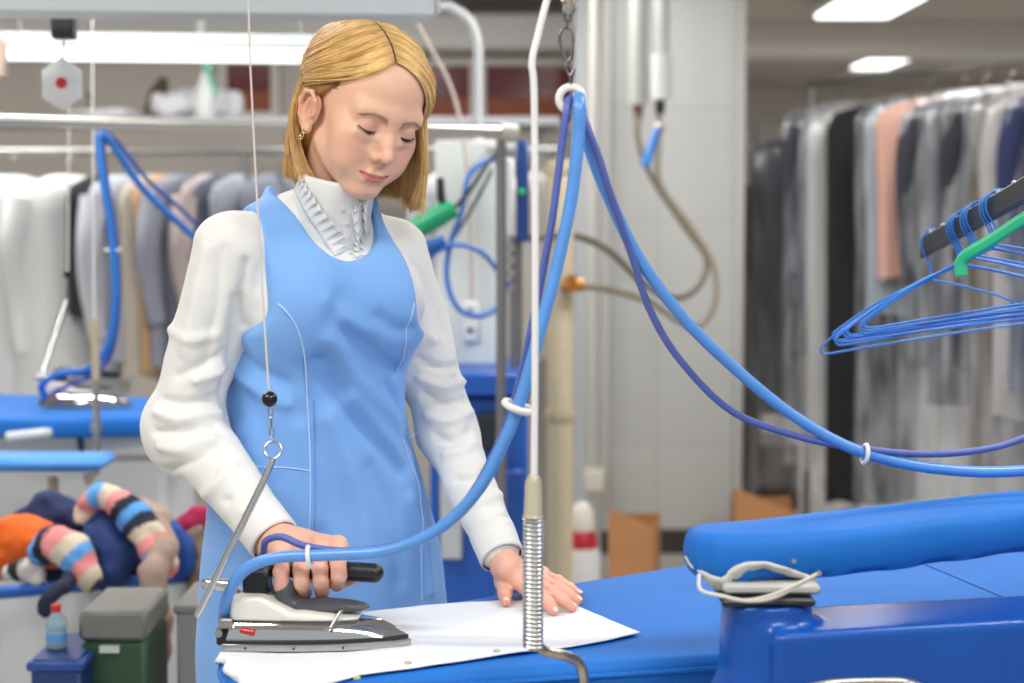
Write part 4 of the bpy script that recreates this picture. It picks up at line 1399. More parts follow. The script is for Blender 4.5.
hung = [(.02, 22, 1.0), (.150, 4, .97), (.163, 8, 1.0), (.176, 1, 1.02), (.214, 6, .98), (.227, 9, 1.01), (.240, 3, .99), (.300, 8, 1.0), (.312, 2, 1.02), (.325, 6, .98)]
where = ['hanging alone at the free tip of the black rail', 'in the middle cluster, farthest of its bunch along the rail', 'second in the left bunch on the black rail', 'nearest in the left bunch on the black rail',
         'farthest in the centre bunch on the black rail', 'second in the centre bunch on the black rail', 'nearest in the centre bunch on the black rail', 'farthest in the bunch behind the green hanger', 'middle of the bunch behind the green hanger', 'nearest in the bunch behind the green hanger']
where[1] = 'farthest in the left bunch on the black rail'
HB = A_((.985, -.17, 0)); HB /= np.linalg.norm(HB)
for k, (s, tw, sc_) in enumerate(hung):
    c = ra + rdir * s
    a_ = math.radians(-10 + tw)
    dx = Vector((math.cos(a_), math.sin(a_), 0))
    hook, left, bot, right = hanger_pts()
    tilt = .02 * ((k * 37) % 5 - 2) / 2 + .15
    g = MB()
    def W(q, top=True):
        x, z = q; zz = z - .046
        return c + Vector((0, 0, .0075)) + dx * (x + .004 + zz * -tilt * 0) + Vector((0, 0, zz * sc_ + x * tilt))
    path = [W(q) for q in hook]
    g.tube(spline(path, 5), .0018, 8)
    g.tube(spline([W(q) for q in left], 5), .0018, 8, False); g.tube(spline([W(q) for q in bot], 4), .0018, 8, False); g.tube(spline([W(q) for q in right], 5), .0018, 8, False)
    tag(g.build('wire_hanger', WIRE, angle=None), 'blue wire hanger ' + where[k], 'hanger', 'blue wire hangers on the black rail')
# green plastic hanger in front
gh = empty('plastic_hanger', tuple(P(1030, 200, 2.36)), 'bright green plastic hanger hooked in front of the blue wire hangers', 'hanger')
GREEN = mat('green_plastic', '#35c98c', rough=.3, spec=.6)
ga = [P(962, 276, 2.44), P(962, 262, 2.44), P(972, 252, 2.43), P(992, 240, 2.42), P(1024, 219, 2.40), P(1062, 197, 2.38), P(1080, 192, 2.37), P(1100, 200, 2.36), P(1160, 245, 2.33), P(1200, 275, 2.31)]
sg = spline(ga, 8)
v = []; f = []
for i, p in enumerate(sg):
    t = (sg[min(i + 1, len(sg) - 1)] - sg[max(i - 1, 0)]).normalized(); nn_ = t.cross(Vector((0, -1, 0))).normalized(); w_ = nn_.cross(t)
    hw_ = .0085; hd = .005
    for (a, b) in [(-1, -1), (-1, -.2), (-.4, .2), (.4, .2), (1, -.2), (1, -1), (.4, -.6), (-.4, -.6)]:
        v.append(tuple(p + nn_ * a * hw_ + w_ * b * hd))
for i in range(len(sg) - 1):
    for k in range(8): f.append((i * 8 + k, i * 8 + (k + 1) % 8, (i + 1) * 8 + (k + 1) % 8, (i + 1) * 8 + k))
f.append(tuple(range(7, -1, -1))); f.append(tuple((len(sg) - 1) * 8 + k for k in range(8)))
mesh_obj('hanger_arm', v, f, GREEN, gh)
hc_ = sg[len(sg) * 6 // 10]
MB().tube(spline([P(1080, 194, 2.37), P(1082, 175, 2.37), P(1070, 160, 2.375), P(1066, 142, 2.38), P(1078, 132, 2.375), P(1088, 140, 2.37)], 6), .0028, 8).build('hanger_hook', GREEN, gh)
# ---------------------------------------------------------------- the room
def struct(o, label=None): return tag(o, label, None, None, 'structure')
FLOORM = mat('floor_vinyl', '#b9b6b2', rough=.35, noise=.06, nscale=3, bump=.03, bscale=40)
WALLM = mat('wall_paint', '#d6d1ca', rough=.8, noise=.02, nscale=2)
CEILM = mat('ceiling_paint', '#cbc3bb', rough=.9, noise=.02, nscale=2)
BEAMM = mat('beam_paint', '#e6e3dc', rough=.85)
XL, XR, YF = -4.0, 5.6, 17.0
struct(MB().box((XL - .1, -1.2, -.06), (XR + .1, YF, 0)).build('floor', FLOORM))
struct(MB().box((XL - .1, .2, CEIL), (XR + .1, YF, CEIL + .08)).build('ceiling', CEILM))
struct(MB().box((XL - .1, .2, 0), (XL, YF, CEIL)).build('wall_left', WALLM))
struct(MB().box((XR, .2, 0), (XR + .1, YF, CEIL)).build('wall_right', WALLM))
struct(MB().box((XL - .1, YF, -.06), (XR + .1, YF + .1, CEIL + .08)).build('wall_back', WALLM))
struct(MB().box((XL, 8.6, 0), (.55, 8.72, CEIL)).build('wall_divider', mat('divider_paint', '#cfc8bf', rough=.85, noise=.03, nscale=2)))
struct(MB().box((XL, 8.30, 2.20), (.55, 8.6, 2.36), bev=.004).build('trim_1', mat('bright_beam', '#f3f1ec', rough=.8)))
struct(MB().box((.55, 11.0, 2.42), (XR, 11.5, CEIL), bev=.004).build('trim_2', BEAMM))
struct(MB().box((XL, 8.0, 2.44), (1.0, 8.3, CEIL), bev=.004).build('trim_3', mat('duct_paint', '#c6c3c0', rough=.7)))
# tiled pillar
m = bpy.data.materials.new('pillar_tile'); m.use_nodes = True; nt = m.node_tree; b_ = nt.nodes['Principled BSDF']
tc = nt.nodes.new('ShaderNodeTexCoord'); mp = nt.nodes.new('ShaderNodeMapping'); mp.inputs['Rotation'].default_value = (math.pi / 2, 0, 0)
br = nt.nodes.new('ShaderNodeTexBrick'); br.inputs['Color1'].default_value = (*hexc('#c2c2be'), 1); br.inputs['Color2'].default_value = (*hexc('#bebebb'), 1); br.inputs['Mortar'].default_value = (*hexc('#b3b3af'), 1)
br.inputs['Scale'].default_value = 1; br.inputs['Brick Width'].default_value = .60; br.inputs['Row Height'].default_value = .46; br.inputs['Mortar Size'].default_value = .004; br.offset = 0
nt.links.new(tc.outputs['Object'], mp.inputs['Vector']); nt.links.new(mp.outputs[0], br.inputs['Vector']); nt.links.new(br.outputs['Color'], b_.inputs['Base Color']); b_.inputs['Roughness'].default_value = .25
bp_ = nt.nodes.new('ShaderNodeBump'); bp_.inputs['Distance'].default_value = .002; bp_.inputs['Strength'].default_value = .5; nt.links.new(br.outputs['Fac'], bp_.inputs['Height']); bp_.invert = True; nt.links.new(bp_.outputs[0], b_.inputs['Normal'])
MATS['pillar_tile'] = m
pl0, pl1 = P(603, 300, 7.0).x, P(742, 300, 7.0).x
struct(MB().box((pl0, 7.0, 0), (pl1, 7.6, CEIL)).build('wall_pillar', m), 'white tiled pillar in the middle of the hall')
struct(MB().box((pl0 - .005, 6.985, 0), (pl1 + .006, 7.0, .10)).build('baseboard_pillar', mat('dark_base', '#3a332e', rough=.6)))
for px, nm in ((606, 'trim_4'), (739, 'trim_5')):
    x = P(px, 300, 6.98).x; struct(MB().box((x - .018, 6.965, .10), (x + .018, 7.0, CEIL), bev=.003).build(nm, mat('corner_strip', '#bdbdb9', rough=.35)))
# glazed partition with dark red panes in the divider wall
def pane_window(nm, x0, x1, z0, z1, top, low, Y=8.59):
    w = struct(MB().box((x0 - .04, Y - .03, z0 - .04), (x0, Y, z1 + .04)).box((x1, Y - .03, z0 - .04), (x1 + .04, Y, z1 + .04)).box((x0, Y - .03, z1), (x1, Y, z1 + .04)).box((x0, Y - .03, z0 - .04), (x1, Y, z0)).build(nm, BEAMM))
    zm = z0 + (z1 - z0) * .42
    o = MB().box((x0, Y - .012, zm), (x1, Y - .004, z1)).build('window_pane', mat('maroon_glass', top, rough=.12, spec=.6), w)
    o = MB().box((x0, Y - .014, z0), (x1, Y - .004, zm)).build('window_panel', mat('brown_panel', low, rough=.5), w)
    return w
zt = lambda py, Y: P(512, py, Y).z
pane_window('window_1', P(228, 90, 8.6).x, P(272, 90, 8.6).x, zt(112, 8.6), zt(64, 8.6), '#6e1f26', '#9a4f28')
pane_window('window_2', P(425, 90, 8.6).x, P(470, 90, 8.6).x, zt(122, 8.6), zt(66, 8.6), '#6e1f26', '#a2603c')
pane_window('window_3', P(486, 90, 8.6).x, P(572, 90, 8.6).x, zt(122, 8.6), zt(66, 8.6), '#6e1f26', '#a2603c')
# dark wood panels behind the right-hand garments
WOOD = mat('dark_wood', '#4b3222', rough=.5, noise=.15, nscale=6, stretch=(6, 6, .6))
wd = empty('wooden_cabinet', (P(772, 400, 8.0).x, 8.1, 0), 'dark brown wooden cupboard beside the tiled pillar behind the clothes rack', 'cabinet')
x0, x1 = P(738, 300, 8.0).x, P(762, 300, 8.0).x
MB().box((x0, 8.0, 0), (x1, 8.5, zt(185, 8.0)), bev=.004).build('tall_panel', WOOD, wd)
x2 = P(801, 300, 8.0).x
MB().box((x1 + .003, 8.0, 0), (x2, 8.5, zt(445, 8.0)), bev=.004).build('low_body', WOOD, wd)
MB().box((x1 - .04, 7.985, .02), (x1 - .01, 7.999, zt(430, 8.0)), bev=.003).build('edge_strip', mat('lilac_strip', '#9a93a8', rough=.5), wd)
# ceiling lamps
LAMPC = mat('lamp_glow', '#ffffff', emit=3.2)
HOUS = mat('lamp_housing', '#dfe1e0', rough=.4)
names = ['over the walkway behind the camera', 'over the near aisle', 'over the sleeve board side', 'over the second ironing row', 'over the middle aisle', 'over the left garment rows', 'above the white cabinet', 'over the right garment rack', 'large bright one past the pillar at the top edge', 'small bright one above the garment rack rail', 'in the far right corner', 'in the far left corner behind the divider']
for (lx, ly, sx, sy, pw), nm in zip(LAMPS, names):
    lp = empty('ceiling_lamp', (lx, ly, CEIL), 'white fluorescent ceiling lamp ' + nm, 'ceiling lamp', 'fluorescent ceiling lamps')
    MB().box((lx - sx / 2 - .03, ly - sy / 2 - .03, CEIL - .07), (lx + sx / 2 + .03, ly + sy / 2 + .03, CEIL - .001), bev=.006).build('lamp_housing', HOUS, lp)
    MB().box((lx - sx / 2, ly - sy / 2, CEIL - .085), (lx + sx / 2, ly + sy / 2, CEIL - .0705), bev=.004).build('diffuser', LAMPC, lp)

# ---------------------------------------------------------------- left: lamp bars, steel rail, shelf
def bar_between(a, b, h, d, name, m, parent=None, bev=.004):
    dr = (b - a).normalized(); n = dr.cross(Vector((0, 0, 1))).normalized(); u = n.cross(dr)
    M = Matrix(((dr.x, n.x, u.x, a.x), (dr.y, n.y, u.y, a.y), (dr.z, n.z, u.z, a.z), (0, 0, 0, 1)))
    return MB().box((0, -d / 2, -h / 2), ((b - a).length, d / 2, h / 2), M, bev=bev).build(name, m, parent)
lb = empty('work_lamp', tuple(P(200, 5, 3.3)), 'long white lamp casing over the second ironing row, cut by the top edge', 'lamp')
bar_between(P(-80, -2, 3.3), P(432, 4, 3.45), .060, .13, 'lamp_casing', mat('pale_casing', '#dce2e0', rough=.35), lb)
bar_between(P(431, 4, 3.45), P(436, 4, 3.452), .052, .12, 'end_cap', HOUS, lb)
for px in (20, 400): MB().cyl(P(px, -5, 3.4), Vector((P(px, -5, 3.4).x, P(px, -5, 3.4).y, CEIL)), .006, n=8).build('hanger_rod', STEEL, lb)
lt_ = empty('tube_lamp', tuple(P(160, 48, 4.4)), 'glowing white fluorescent tube lamp above the steel rail', 'lamp')
bar_between(P(-60, 40, 4.4), P(330, 44, 4.45), .035, .14, 'lamp_casing', mat('pale_casing', ''), lt_)
bar_between(P(-60, 52, 4.4), P(328, 56, 4.45), .034, .10, 'glowing_tube', mat('lamp_glow2', '#f4fbff', emit=1.5), lt_, bev=.012)
bar_between(P(-2, 58, 4.35), P(6, 58, 4.35), .10, .03, 'bracket', mat('beige_bracket', '#b9a896', rough=.6), lt_)
for px in (20, 300): MB().cyl(P(px, 40, 4.42), Vector((P(px, 40, 4.42).x, 4.42, CEIL)), .006, n=8).build('hanger_rod', STEEL, lt_)
# black clamp with hexagonal tag
tg = empty('balancer', tuple(P(64, 28, 3.6)), 'black balancer box with clear hexagonal tag and red dot hanging on wire', 'balancer')
c = P(64, 28, 3.6)
MB().box((c.x - .023, c.y - .02, c.z - .023), (c.x + .023, c.y + .02, c.z + .060), bev=.004).build('black_box', DARK, tg)
MB().tube([c + Vector((0, 0, -.02)), P(63, 58, 3.6)], .0022, 6).build('wire', STEEL, tg)
hx = P(62, 84, 3.6)
pl = [(math.cos(math.radians(a)) * .048, math.sin(math.radians(a)) * .056) for a in range(30, 390, 60)]
MX = Matrix(((1, 0, 0, hx.x), (0, 0, 1, hx.y), (0, 1, 0, hx.z), (0, 0, 0, 1)))
MB().prism(pl, -.003, .003, MX, bev=.001).build('tag_plate', mat('tag_white', '#dddcdd', rough=.3), tg)
MB().prism([(math.cos(a) * .0115, math.sin(a) * .0115 + .002) for a in np.linspace(0, 2 * math.pi, 19)[:-1]], .0031, .006, MX @ Matrix.Rotation(math.pi, 4, 'Y')).build('red_dot', mat('red_dot', '#cf2328', rough=.4), tg)
# thick steel rail with elbow and post
rl = empty('steel_rail', tuple(P(500, 500, 4.1)), 'thick polished steel rail bending down into a post behind the woman', 'rail')
pa, pb2 = P(-60, 119, 3.35), P(508, 132, 4.2)
pb3 = P(498, 150, 4.2)
RAILM = mat('satin_steel', '#cfccc4', rough=.3, metal=.75)
MB().tube([pa, pb2], .0135, 16).build('rail_tube', RAILM, rl)
MB().tube([P(500, 131, 4.19), P(516, 132, 4.21)], [.019, .019], 14).build('elbow', mat('cream_fitting', '#d9d6c8', rough=.4), rl)
pf_ = P(501, 140, 4.2)
MB().tube([pf_, Vector((pf_.x, pf_.y, 0.0))], .0125, 14).build('post', mat('grey_steel', '#8b8a88', rough=.35, metal=.7), rl)
MB().cyl(Vector((pf_.x, pf_.y, .0)), Vector((pf_.x, pf_.y, .02)), .08, n=24).build('foot', DARK, rl)
pl2 = Vector((pa.x + .02, pa.y, pa.z)); MB().tube([pl2, Vector((pl2.x, pl2.y, 0))], .0125, 14).build('post', mat('grey_steel', ''), rl)
# white bent pipe
wp = tag(MB().tube(spline([P(425, -60, 5.0), P(432, 0, 5.0), P(452, 8, 5.0), P(470, 22, 5.0), P(477, 42, 5.0), P(478, 70, 5.0), P(478, 125, 5.0), P(478, 200, 5.0), Vector((P(478, 200, 5.0).x, 5.0, 0))], 6), .015, 14).build('bent_pipe', mat('white_pipe', '#c2c4c4', rough=.4)), 'white pipe curving down behind the woman', 'pipe')
tag(MB().tube(spline([P(415, 20, 4.9), P(432, 50, 4.9), P(450, 85, 4.9), P(462, 130, 4.9), P(470, 200, 4.9), P(472, 300, 4.9)], 6), .0055, 8).build('thin_hose', mat('beige_hose', '#c8bcae', rough=.5)), 'thin beige hose hanging in front of the white pipe', 'hose')
# shelf with folded things above the garment rails
sh = empty('wall_shelf', tuple(P(120, 120, 7.6)), 'pale shelf with a chrome front bar above the white coats', 'shelf')
s0, s1 = P(-90, 117, 7.4), P(560, 122, 7.4)
MB().box((s0.x, 7.35, s0.z - .035), (s1.x, 7.85, s0.z), bev=.004).build('shelf_board', mat('shelf_grey', '#b9bcc2', rough=.4), sh)
for px in (-20, 290, 540):
    x = P(px, 120, 7.8).x; MB().box((x - .02, 7.78, 0), (x + .02, 7.82, s0.z - .035), bev=.003).build('upright', STEEL, sh)
zs = s0.z
def blob_thing(name, label, cat, px, w, d, h, m, parent=None, group=None, Y=7.6, z=None, seed=0, lump=.12):
    c = P(px, 100, Y); c.z = zs if z is None else z
    def fn(p):
        q = (p - A_(c)) - A_((0, 0, h / 2))
        b = np.abs(q) / A_((w / 2, d / 2, h / 2))
        r = (b[:, 0] ** 3 + b[:, 1] ** 3 + b[:, 2] ** 3) ** (1 / 3)
        return (r - 1) * min(w, d, h) / 2 + vnoise(p * 14, seed) * h * lump
    s_ = max(.006, min(w, h) / 16)
    v, f = surface(fn, A_(c) + A_((-w * .7, -d * .7, -h * .3)), A_(c) + A_((w * .7, d * .7, h * 1.3)), s_)
    v[:, 2] = np.maximum(v[:, 2], c.z + .0005)
    return tag(mesh_obj(name, v, f, m), label, cat, group)
blob_thing('folded_linen', 'flat white folded linen on the shelf under the tag', 'linen', 108, .32, .3, .045, mat('linen_white', '#e9eaee', rough=.85), seed=2)
blob_thing('folded_linen', 'bulky white bundle of linen on the shelf beside the red window', 'linen', 200, .36, .3, .13, mat('linen_white', ''), seed=3)
blob_thing('cloth_roll', 'small dark olive bundle on the shelf behind the linen', 'bundle', 158, .085, .1, .17, mat('olive_cloth', '#5d5344', rough=.8), seed=4, Y=7.75)
bt_ = empty('detergent_bottle', tuple(P(90, 100, 7.5)), 'small grey bottle standing on the shelf behind the white linen', 'bottle')
c = P(90, 100, 7.72); c.z = zs
MB().lathe([(.02, 0), (.022, .01), (.022, .07), (.010, .085), (.010, .10)], c, 14).build('bottle_body', mat('grey_bottle', '#8f8b85', rough=.4), bt_)
MB().lathe([(.012, .10), (.012, .125)], c, 12).build('bottle_cap', DARK, bt_)
sp_ = empty('spray_bottle', tuple(P(206, 100, 7.4)), 'white spray bottle with green trigger on the shelf in front of linen', 'bottle')
c = P(205, 100, 7.42); c.z = zs
MB().lathe([(.045, 0), (.048, .01), (.045, .12), (.020, .16), (.018, .19)], c, 18).build('bottle_body', mat('white_bottle', '#e6e8e8', rough=.3), sp_)
g = MB(); g.tube([c + Vector((.02, -.01, .20)), c + Vector((0, -.01, .255)), c + Vector((-.015, -.01, .30))], [.024, .020, .018], 12); g.tube([c + Vector((.012, -.01, .19)), c + Vector((.045, -.02, .13)), c + Vector((.048, -.02, .09))], .010, 8); g.build('spray_trigger', mat('mint_plastic', '#7ccfb4', rough=.35), sp_)
MB().tube([c + Vector((-.02, 0, .30)), c + Vector((-.01, 0, .42))], .02, 10).build('nozzle', mat('white_bottle', ''), sp_)
# ---------------------------------------------------------------- garments
def cloth_mat(col, n=.06): return mat('cloth_' + col.strip('#'), col, rough=.85, noise=n, nscale=12, stretch=(1, 1, .35))
def garment(name, label, cat, group, top, ang, hw, ln, th, col, sleeve=.0, flare=1.0, seed=0, skirt=False, hook=True, cover=0.0, waves=5, hanger_col='#c9c9c6', m=None):
    """a garment hanging by its shoulders: top = point under the hook, ang = heading of the shoulder line"""
    rg = random.Random(seed)
    ux_, uy_ = Vector((math.cos(ang), math.sin(ang), 0)), Vector((-math.sin(ang), math.cos(ang), 0))
    root = empty(name, tuple(top), label, cat, group)
    ph = [rg.random() * 6.3 for _ in range(4)]
    def shell(hw, ln, th, drop0, flare, wav, nrow=14, nseg=36, z0=0.0, cx=0.0):
        v = []; f = []
        for i in range(nrow):
            t = i / (nrow - 1)
            if t < .14:
                q = t / .14; w = hw * (.28 + .72 * math.sin(q * math.pi / 2) ** .8); z = -drop0 * q ** 1.1; d = th * (.35 + .5 * q)
            else:
                q = (t - .14) / .86; w = hw * (1 - .10 * math.sin(q * math.pi * .5) + (flare - 1) * q); z = -drop0 - (ln - drop0) * q; d = th * (.85 + .35 * q)
            for k in range(nseg):
                a = 2 * math.pi * k / nseg
                wv = 1 + wav * min(1, t * 1.6) * (math.sin(waves * a + ph[0] + t * 1.2) * .6 + math.sin((waves * 2 + 1) * a + ph[1]) * .4)
                ca, sa = math.cos(a), math.sin(a)
                X = w * math.copysign(abs(ca) ** .8, ca) * (1 + (wv - 1) * .25) + cx
                Yy = d * sa * wv * 1.0
                p = Vector(top) + ux_ * X + uy_ * Yy + Vector((0, 0, z + z0 + (.012 * math.sin(3 * a + ph[2]) if i == nrow - 1 else 0)))
                v.append(tuple(p))
        for i in range(nrow - 1):
            for k in range(nseg): f.append((i * nseg + k, i * nseg + (k + 1) % nseg, (i + 1) * nseg + (k + 1) % nseg, (i + 1) * nseg + k))
        f.append(tuple(range(nseg - 1, -1, -1))); f.append(tuple((nrow - 1) * nseg + k for k in range(nseg)))
        return v, f
    mm = m or cloth_mat(col)
    v, f = shell(hw, ln, th, .075, flare, .20)
    o = mesh_obj('garment_body', v, f, mm, root); sharp_edges(o.data, 75)
    if sleeve:
        for s in (-1, 1):
            g = MB(); a0 = Vector(top) + ux_ * s * (hw - .035) + Vector((0, 0, -.085))
            pts = [a0, a0 + ux_ * s * .030 + Vector((0, 0, -.14)), a0 + ux_ * s * .022 + uy_ * .01 + Vector((0, 0, -sleeve * .6)), a0 + ux_ * s * .010 - uy_ * .015 + Vector((0, 0, -sleeve))]
            g.tube(spline(pts, 5), [.052 - .018 * i / 15 for i in range(16)], 14); g.build('sleeve', mm, root, angle=75)
    if hook:
        hg = MB(); t_ = Vector(top)
        hg.tube(spline([t_ + Vector((0, 0, -.01)), t_ + Vector((0, 0, .02)), t_ + uy_ * .018 + Vector((0, 0, .04)), t_ + uy_ * .012 + Vector((0, 0, .066)), t_ - uy_ * .008 + Vector((0, 0, .072)), t_ - uy_ * .02 + Vector((0, 0, .058))], 4), .0022, 6)
        ho = empty('clothes_hanger', tuple(t_), 'hanger carrying the ' + label, 'hanger', 'hangers under the hung garments')
        ho['label'] = ' '.join(('hanger under the ' + label).split()[:16])
        hg.build('hook', STEEL, ho)
        g = MB(); g.tube(spline([t_ - ux_ * (hw * .86) + Vector((0, 0, -.055)), t_ - ux_ * hw * .4 + Vector((0, 0, -.018)), t_ + Vector((0, 0, -.004)), t_ + ux_ * hw * .4 + Vector((0, 0, -.018)), t_ + ux_ * hw * .86 + Vector((0, 0, -.055))], 5), .007, 8); g.build('shoulder_bar', mat('hanger_' + hanger_col.strip('#'), hanger_col, rough=.4), ho)
    if cover:
        v, f = shell(hw + .035, cover, th + .020, .07, 1.02, .10, z0=.022)
        po = mesh_obj('plastic_cover', v, f[:-2], FILM, None)
        tag(po, ' '.join(('clear plastic cover over the ' + label).split()[:16]), 'plastic cover', 'plastic covers on the garments')
    return root
FILM = bpy.data.materials.new('clear_film'); FILM.use_nodes = True
nt = FILM.node_tree; nt.nodes.remove(nt.nodes['Principled BSDF']); out = nt.nodes['Material Output']
tr = nt.nodes.new('ShaderNodeBsdfTransparent'); gl = nt.nodes.new('ShaderNodeBsdfGlossy'); gl.inputs['Roughness'].default_value = .22; df_ = nt.nodes.new('ShaderNodeBsdfDiffuse'); df_.inputs['Color'].default_value = (.8, .82, .85, 1)
ad = nt.nodes.new('ShaderNodeMixShader'); ad.inputs[0].default_value = .35; nt.links.new(df_.outputs[0], ad.inputs[1]); nt.links.new(gl.outputs[0], ad.inputs[2])
mx = nt.nodes.new('ShaderNodeMixShader'); nz = nt.nodes.new('ShaderNodeTexNoise'); nz.inputs['Scale'].default_value = 9; mr = nt.nodes.new('ShaderNodeMapRange'); mr.inputs['From Min'].default_value = .35; mr.inputs['From Max'].default_value = .7; mr.inputs['To Min'].default_value = .04; mr.inputs['To Max'].default_value = .34
tc = nt.nodes.new('ShaderNodeTexCoord'); mp = nt.nodes.new('ShaderNodeMapping'); mp.inputs['Scale'].default_value = (3, 3, .5); nt.links.new(tc.outputs['Object'], mp.inputs[0]); nt.links.new(mp.outputs[0], nz.inputs['Vector'])
nt.links.new(nz.outputs['Fac'], mr.inputs[0]); nt.links.new(mr.outputs[0], mx.inputs[0]); nt.links.new(tr.outputs[0], mx.inputs[1]); nt.links.new(ad.outputs[0], mx.inputs[2]); nt.links.new(mx.outputs[0], out.inputs['Surface'])
MATS['clear_film'] = FILM

# right-hand rack
rk = empty('garment_rack', tuple(P(815, 500, 7.2)), 'grey steel clothes rack full of bagged garments beyond the black rail', 'rack')
qa, qb = P(812, 84, 7.3), P(1024, 58, 5.9)
qd = (qb - qa).normalized(); qe = qb + qd * .9
GS = mat('rack_steel', '#9c9b99', rough=.3, metal=.8)
MB().tube([qa, qe], .016, 12).build('top_bar', GS, rk)
for q in (qa, qe): MB().tube([q + Vector((0, 0, -.0)), Vector((q.x, q.y, .03))], .016, 12).build('upright', GS, rk)
for q in (qa, qe): MB().tube([Vector((q.x - .25, q.y - .1, .02)), Vector((q.x + .25, q.y + .1, .02))], .018, 12).build('foot', GS, rk)
rang = math.atan2(qd.y, qd.x) + math.pi / 2 - .16
rk3a, rk3b = P(757, 118, 7.72), P(862, 118, 7.72)
rk3 = empty('garment_rack', (rk3a.x, 7.72, 0), 'low chrome rack with one smoky dress beside the pillar', 'rack')
MB().tube([rk3a, rk3b], .013, 10).build('top_bar', GS, rk3)
for q in (rk3a, rk3b): MB().tube([q, Vector((q.x, q.y, .03))], .013, 10).build('upright', GS, rk3); MB().tube([Vector((q.x, q.y - .2, .02)), Vector((q.x, q.y + .2, .02))], .014, 10).build('foot', GS, rk3)
# (px of garment's left edge, y of shoulder at that edge, length, colour, sleeve, cover length, words)
RG = [(762, 128, 1.25, '#6f6c74', 0, 1.62, 'smoky grey long dress under plastic beside the pillar', 'dress'),
      (788, 122, 1.02, '#3d3f4c', .62, 1.5, 'dark grey suit jacket nearest the rack upright', 'jacket'),
      (806, 124, 1.30, '#bdbbb7', 0, 1.5, 'pale grey long garment between dark suit and black coat', 'garment'),
      (826, 138, 1.58, '#1b1b1d', 0, 0, 'long black coat with green hanger shoulder', 'coat'),
      (862, 122, .80, '#9aa5ae', 0, 1.6, 'light grey blue garment behind the salmon shirt', 'shirt'),
      (874, 112, .66, '#d3a493', .0, .0, 'salmon pink shirt in plastic right of the black coat', 'shirt'),
      (906, 118, .98, '#33343d', .6, 1.55, 'charcoal suit jacket right of the salmon shirt', 'jacket'),
      (926, 112, 1.1, '#54555c', 0, 1.62, 'mid grey garment under creased plastic film', 'garment'),
      (950, 118, .95, '#2c2b33', .5, 1.5, 'black jacket above the blue wire hangers', 'jacket'),
      (970, 112, 1.30, '#55462f', 0, 1.55, 'olive brown coat behind the black rail', 'coat'),
      (990, 95, 1.1, '#a39f9d', .5, 1.5, 'pale grey jacket near the picture edge', 'jacket'),
      (1008, 100, 1.0, '#20294e', .55, 1.6, 'navy blue jacket behind the black rail', 'jacket'),
      (1040, 92, 1.4, '#6d5f4a', .5, 0, 'tan coat beyond the navy jacket', 'coat')]
n_g = len(RG)
for i, (px, py, ln, col, sl, cv, lab, cat) in enumerate(RG):
    t = (i + .6) / (n_g) * 1.0
    # put the garment where its shoulder line, at right angles to the bar, meets the seen edge
    best = None
    for k in range(500):
        s = (k / 450 - .1) * (qe - qa).length
        c = qa + qd * s; c = Vector((c.x, c.y, c.z - .11))
        e = c - Vector((math.cos(rang), math.sin(rang), 0)) * .215
        u = (e.x) / (e.y) * FPX / CP + 512
        if best is None or abs(u - px) < best[0]: best = (abs(u - px), c)
    c = best[1]
    if i == 0: c = Vector(((rk3a.x + rk3b.x) / 2 - .06, 7.72, rk3a.z - .085))
    garment(cat if cat != 'garment' else 'hung_garment', lab, cat, 'bagged clothes on the right rack', c, rang, .215, ln, .055, col, sl, 1.0, seed=i + 3, cover=cv,
            hanger_col='#2f9c74' if i == 3 else ('#3a63b4' if i == 4 else '#cfd2d0'))
# left-hand racks
lr = empty('garment_rack', tuple(P(100, 400, 6.3)), 'long steel clothes rack of pale shirts and coats behind the second table', 'rack')
la, lbb = P(-120, 152, 6.1), P(560, 150, 6.5)
MB().tube([la, lbb], .014, 12).build('top_bar', GS, lr)
for q in (la.lerp(lbb, .02), la.lerp(lbb, .52), la.lerp(lbb, .98)):
    MB().tube([q, Vector((q.x, q.y, .03))], .014, 12).build('upright', GS, lr); MB().tube([Vector((q.x, q.y - .25, .02)), Vector((q.x, q.y + .25, .02))], .016, 10).build('foot', GS, lr)
LG = [(-28, 1.02, '#b5b7bd', 0, 'light grey overall'), (6, .80, '#cdced0', .55, 'large white lab coat at the picture edge'), (60, .80, '#d2d2d0', .55, 'large white lab coat left of the black sleeve'),
      (92, .50, '#26242a', 0, 'short black top between the white coats'), (112, .72, '#b4b6bd', .5, 'white shirt beneath the hose loop'), (128, .66, '#9fa2ad', 0, 'pale lilac grey shirt'),
      (143, .74, '#b9b1a3', 0, 'cream blouse left of the sand dress'), (156, .72, '#b8946c', 0, 'sand brown dress in the middle of the rack'), (169, .70, '#8d8f9b', .45, 'light grey shirt right of the sand dress'),
      (184, .66, '#686c7b', 0, 'slate grey shirt near the woman'), (200, .64, '#b3a5a2', .4, 'pale rose blouse behind her arm'), (214, .58, '#4f5565', 0, 'blue grey shirt behind her shoulder'),
      (230, .60, '#9a9da6', 0, 'light grey shirt behind her shoulder'), (262, .62, '#7d828f', 0, 'steel grey shirt behind her hair'), (436, .60, '#bcbec6', .4, 'white shirt right of her hair'), (456, .62, '#9295a3', 0, 'lilac grey shirt right of her hair'), (530, .7, '#c9c6be', 0, 'cream shirt behind the steel post'), (548, .7, '#b7b3ad', 0, 'taupe shirt behind the hose loop')]
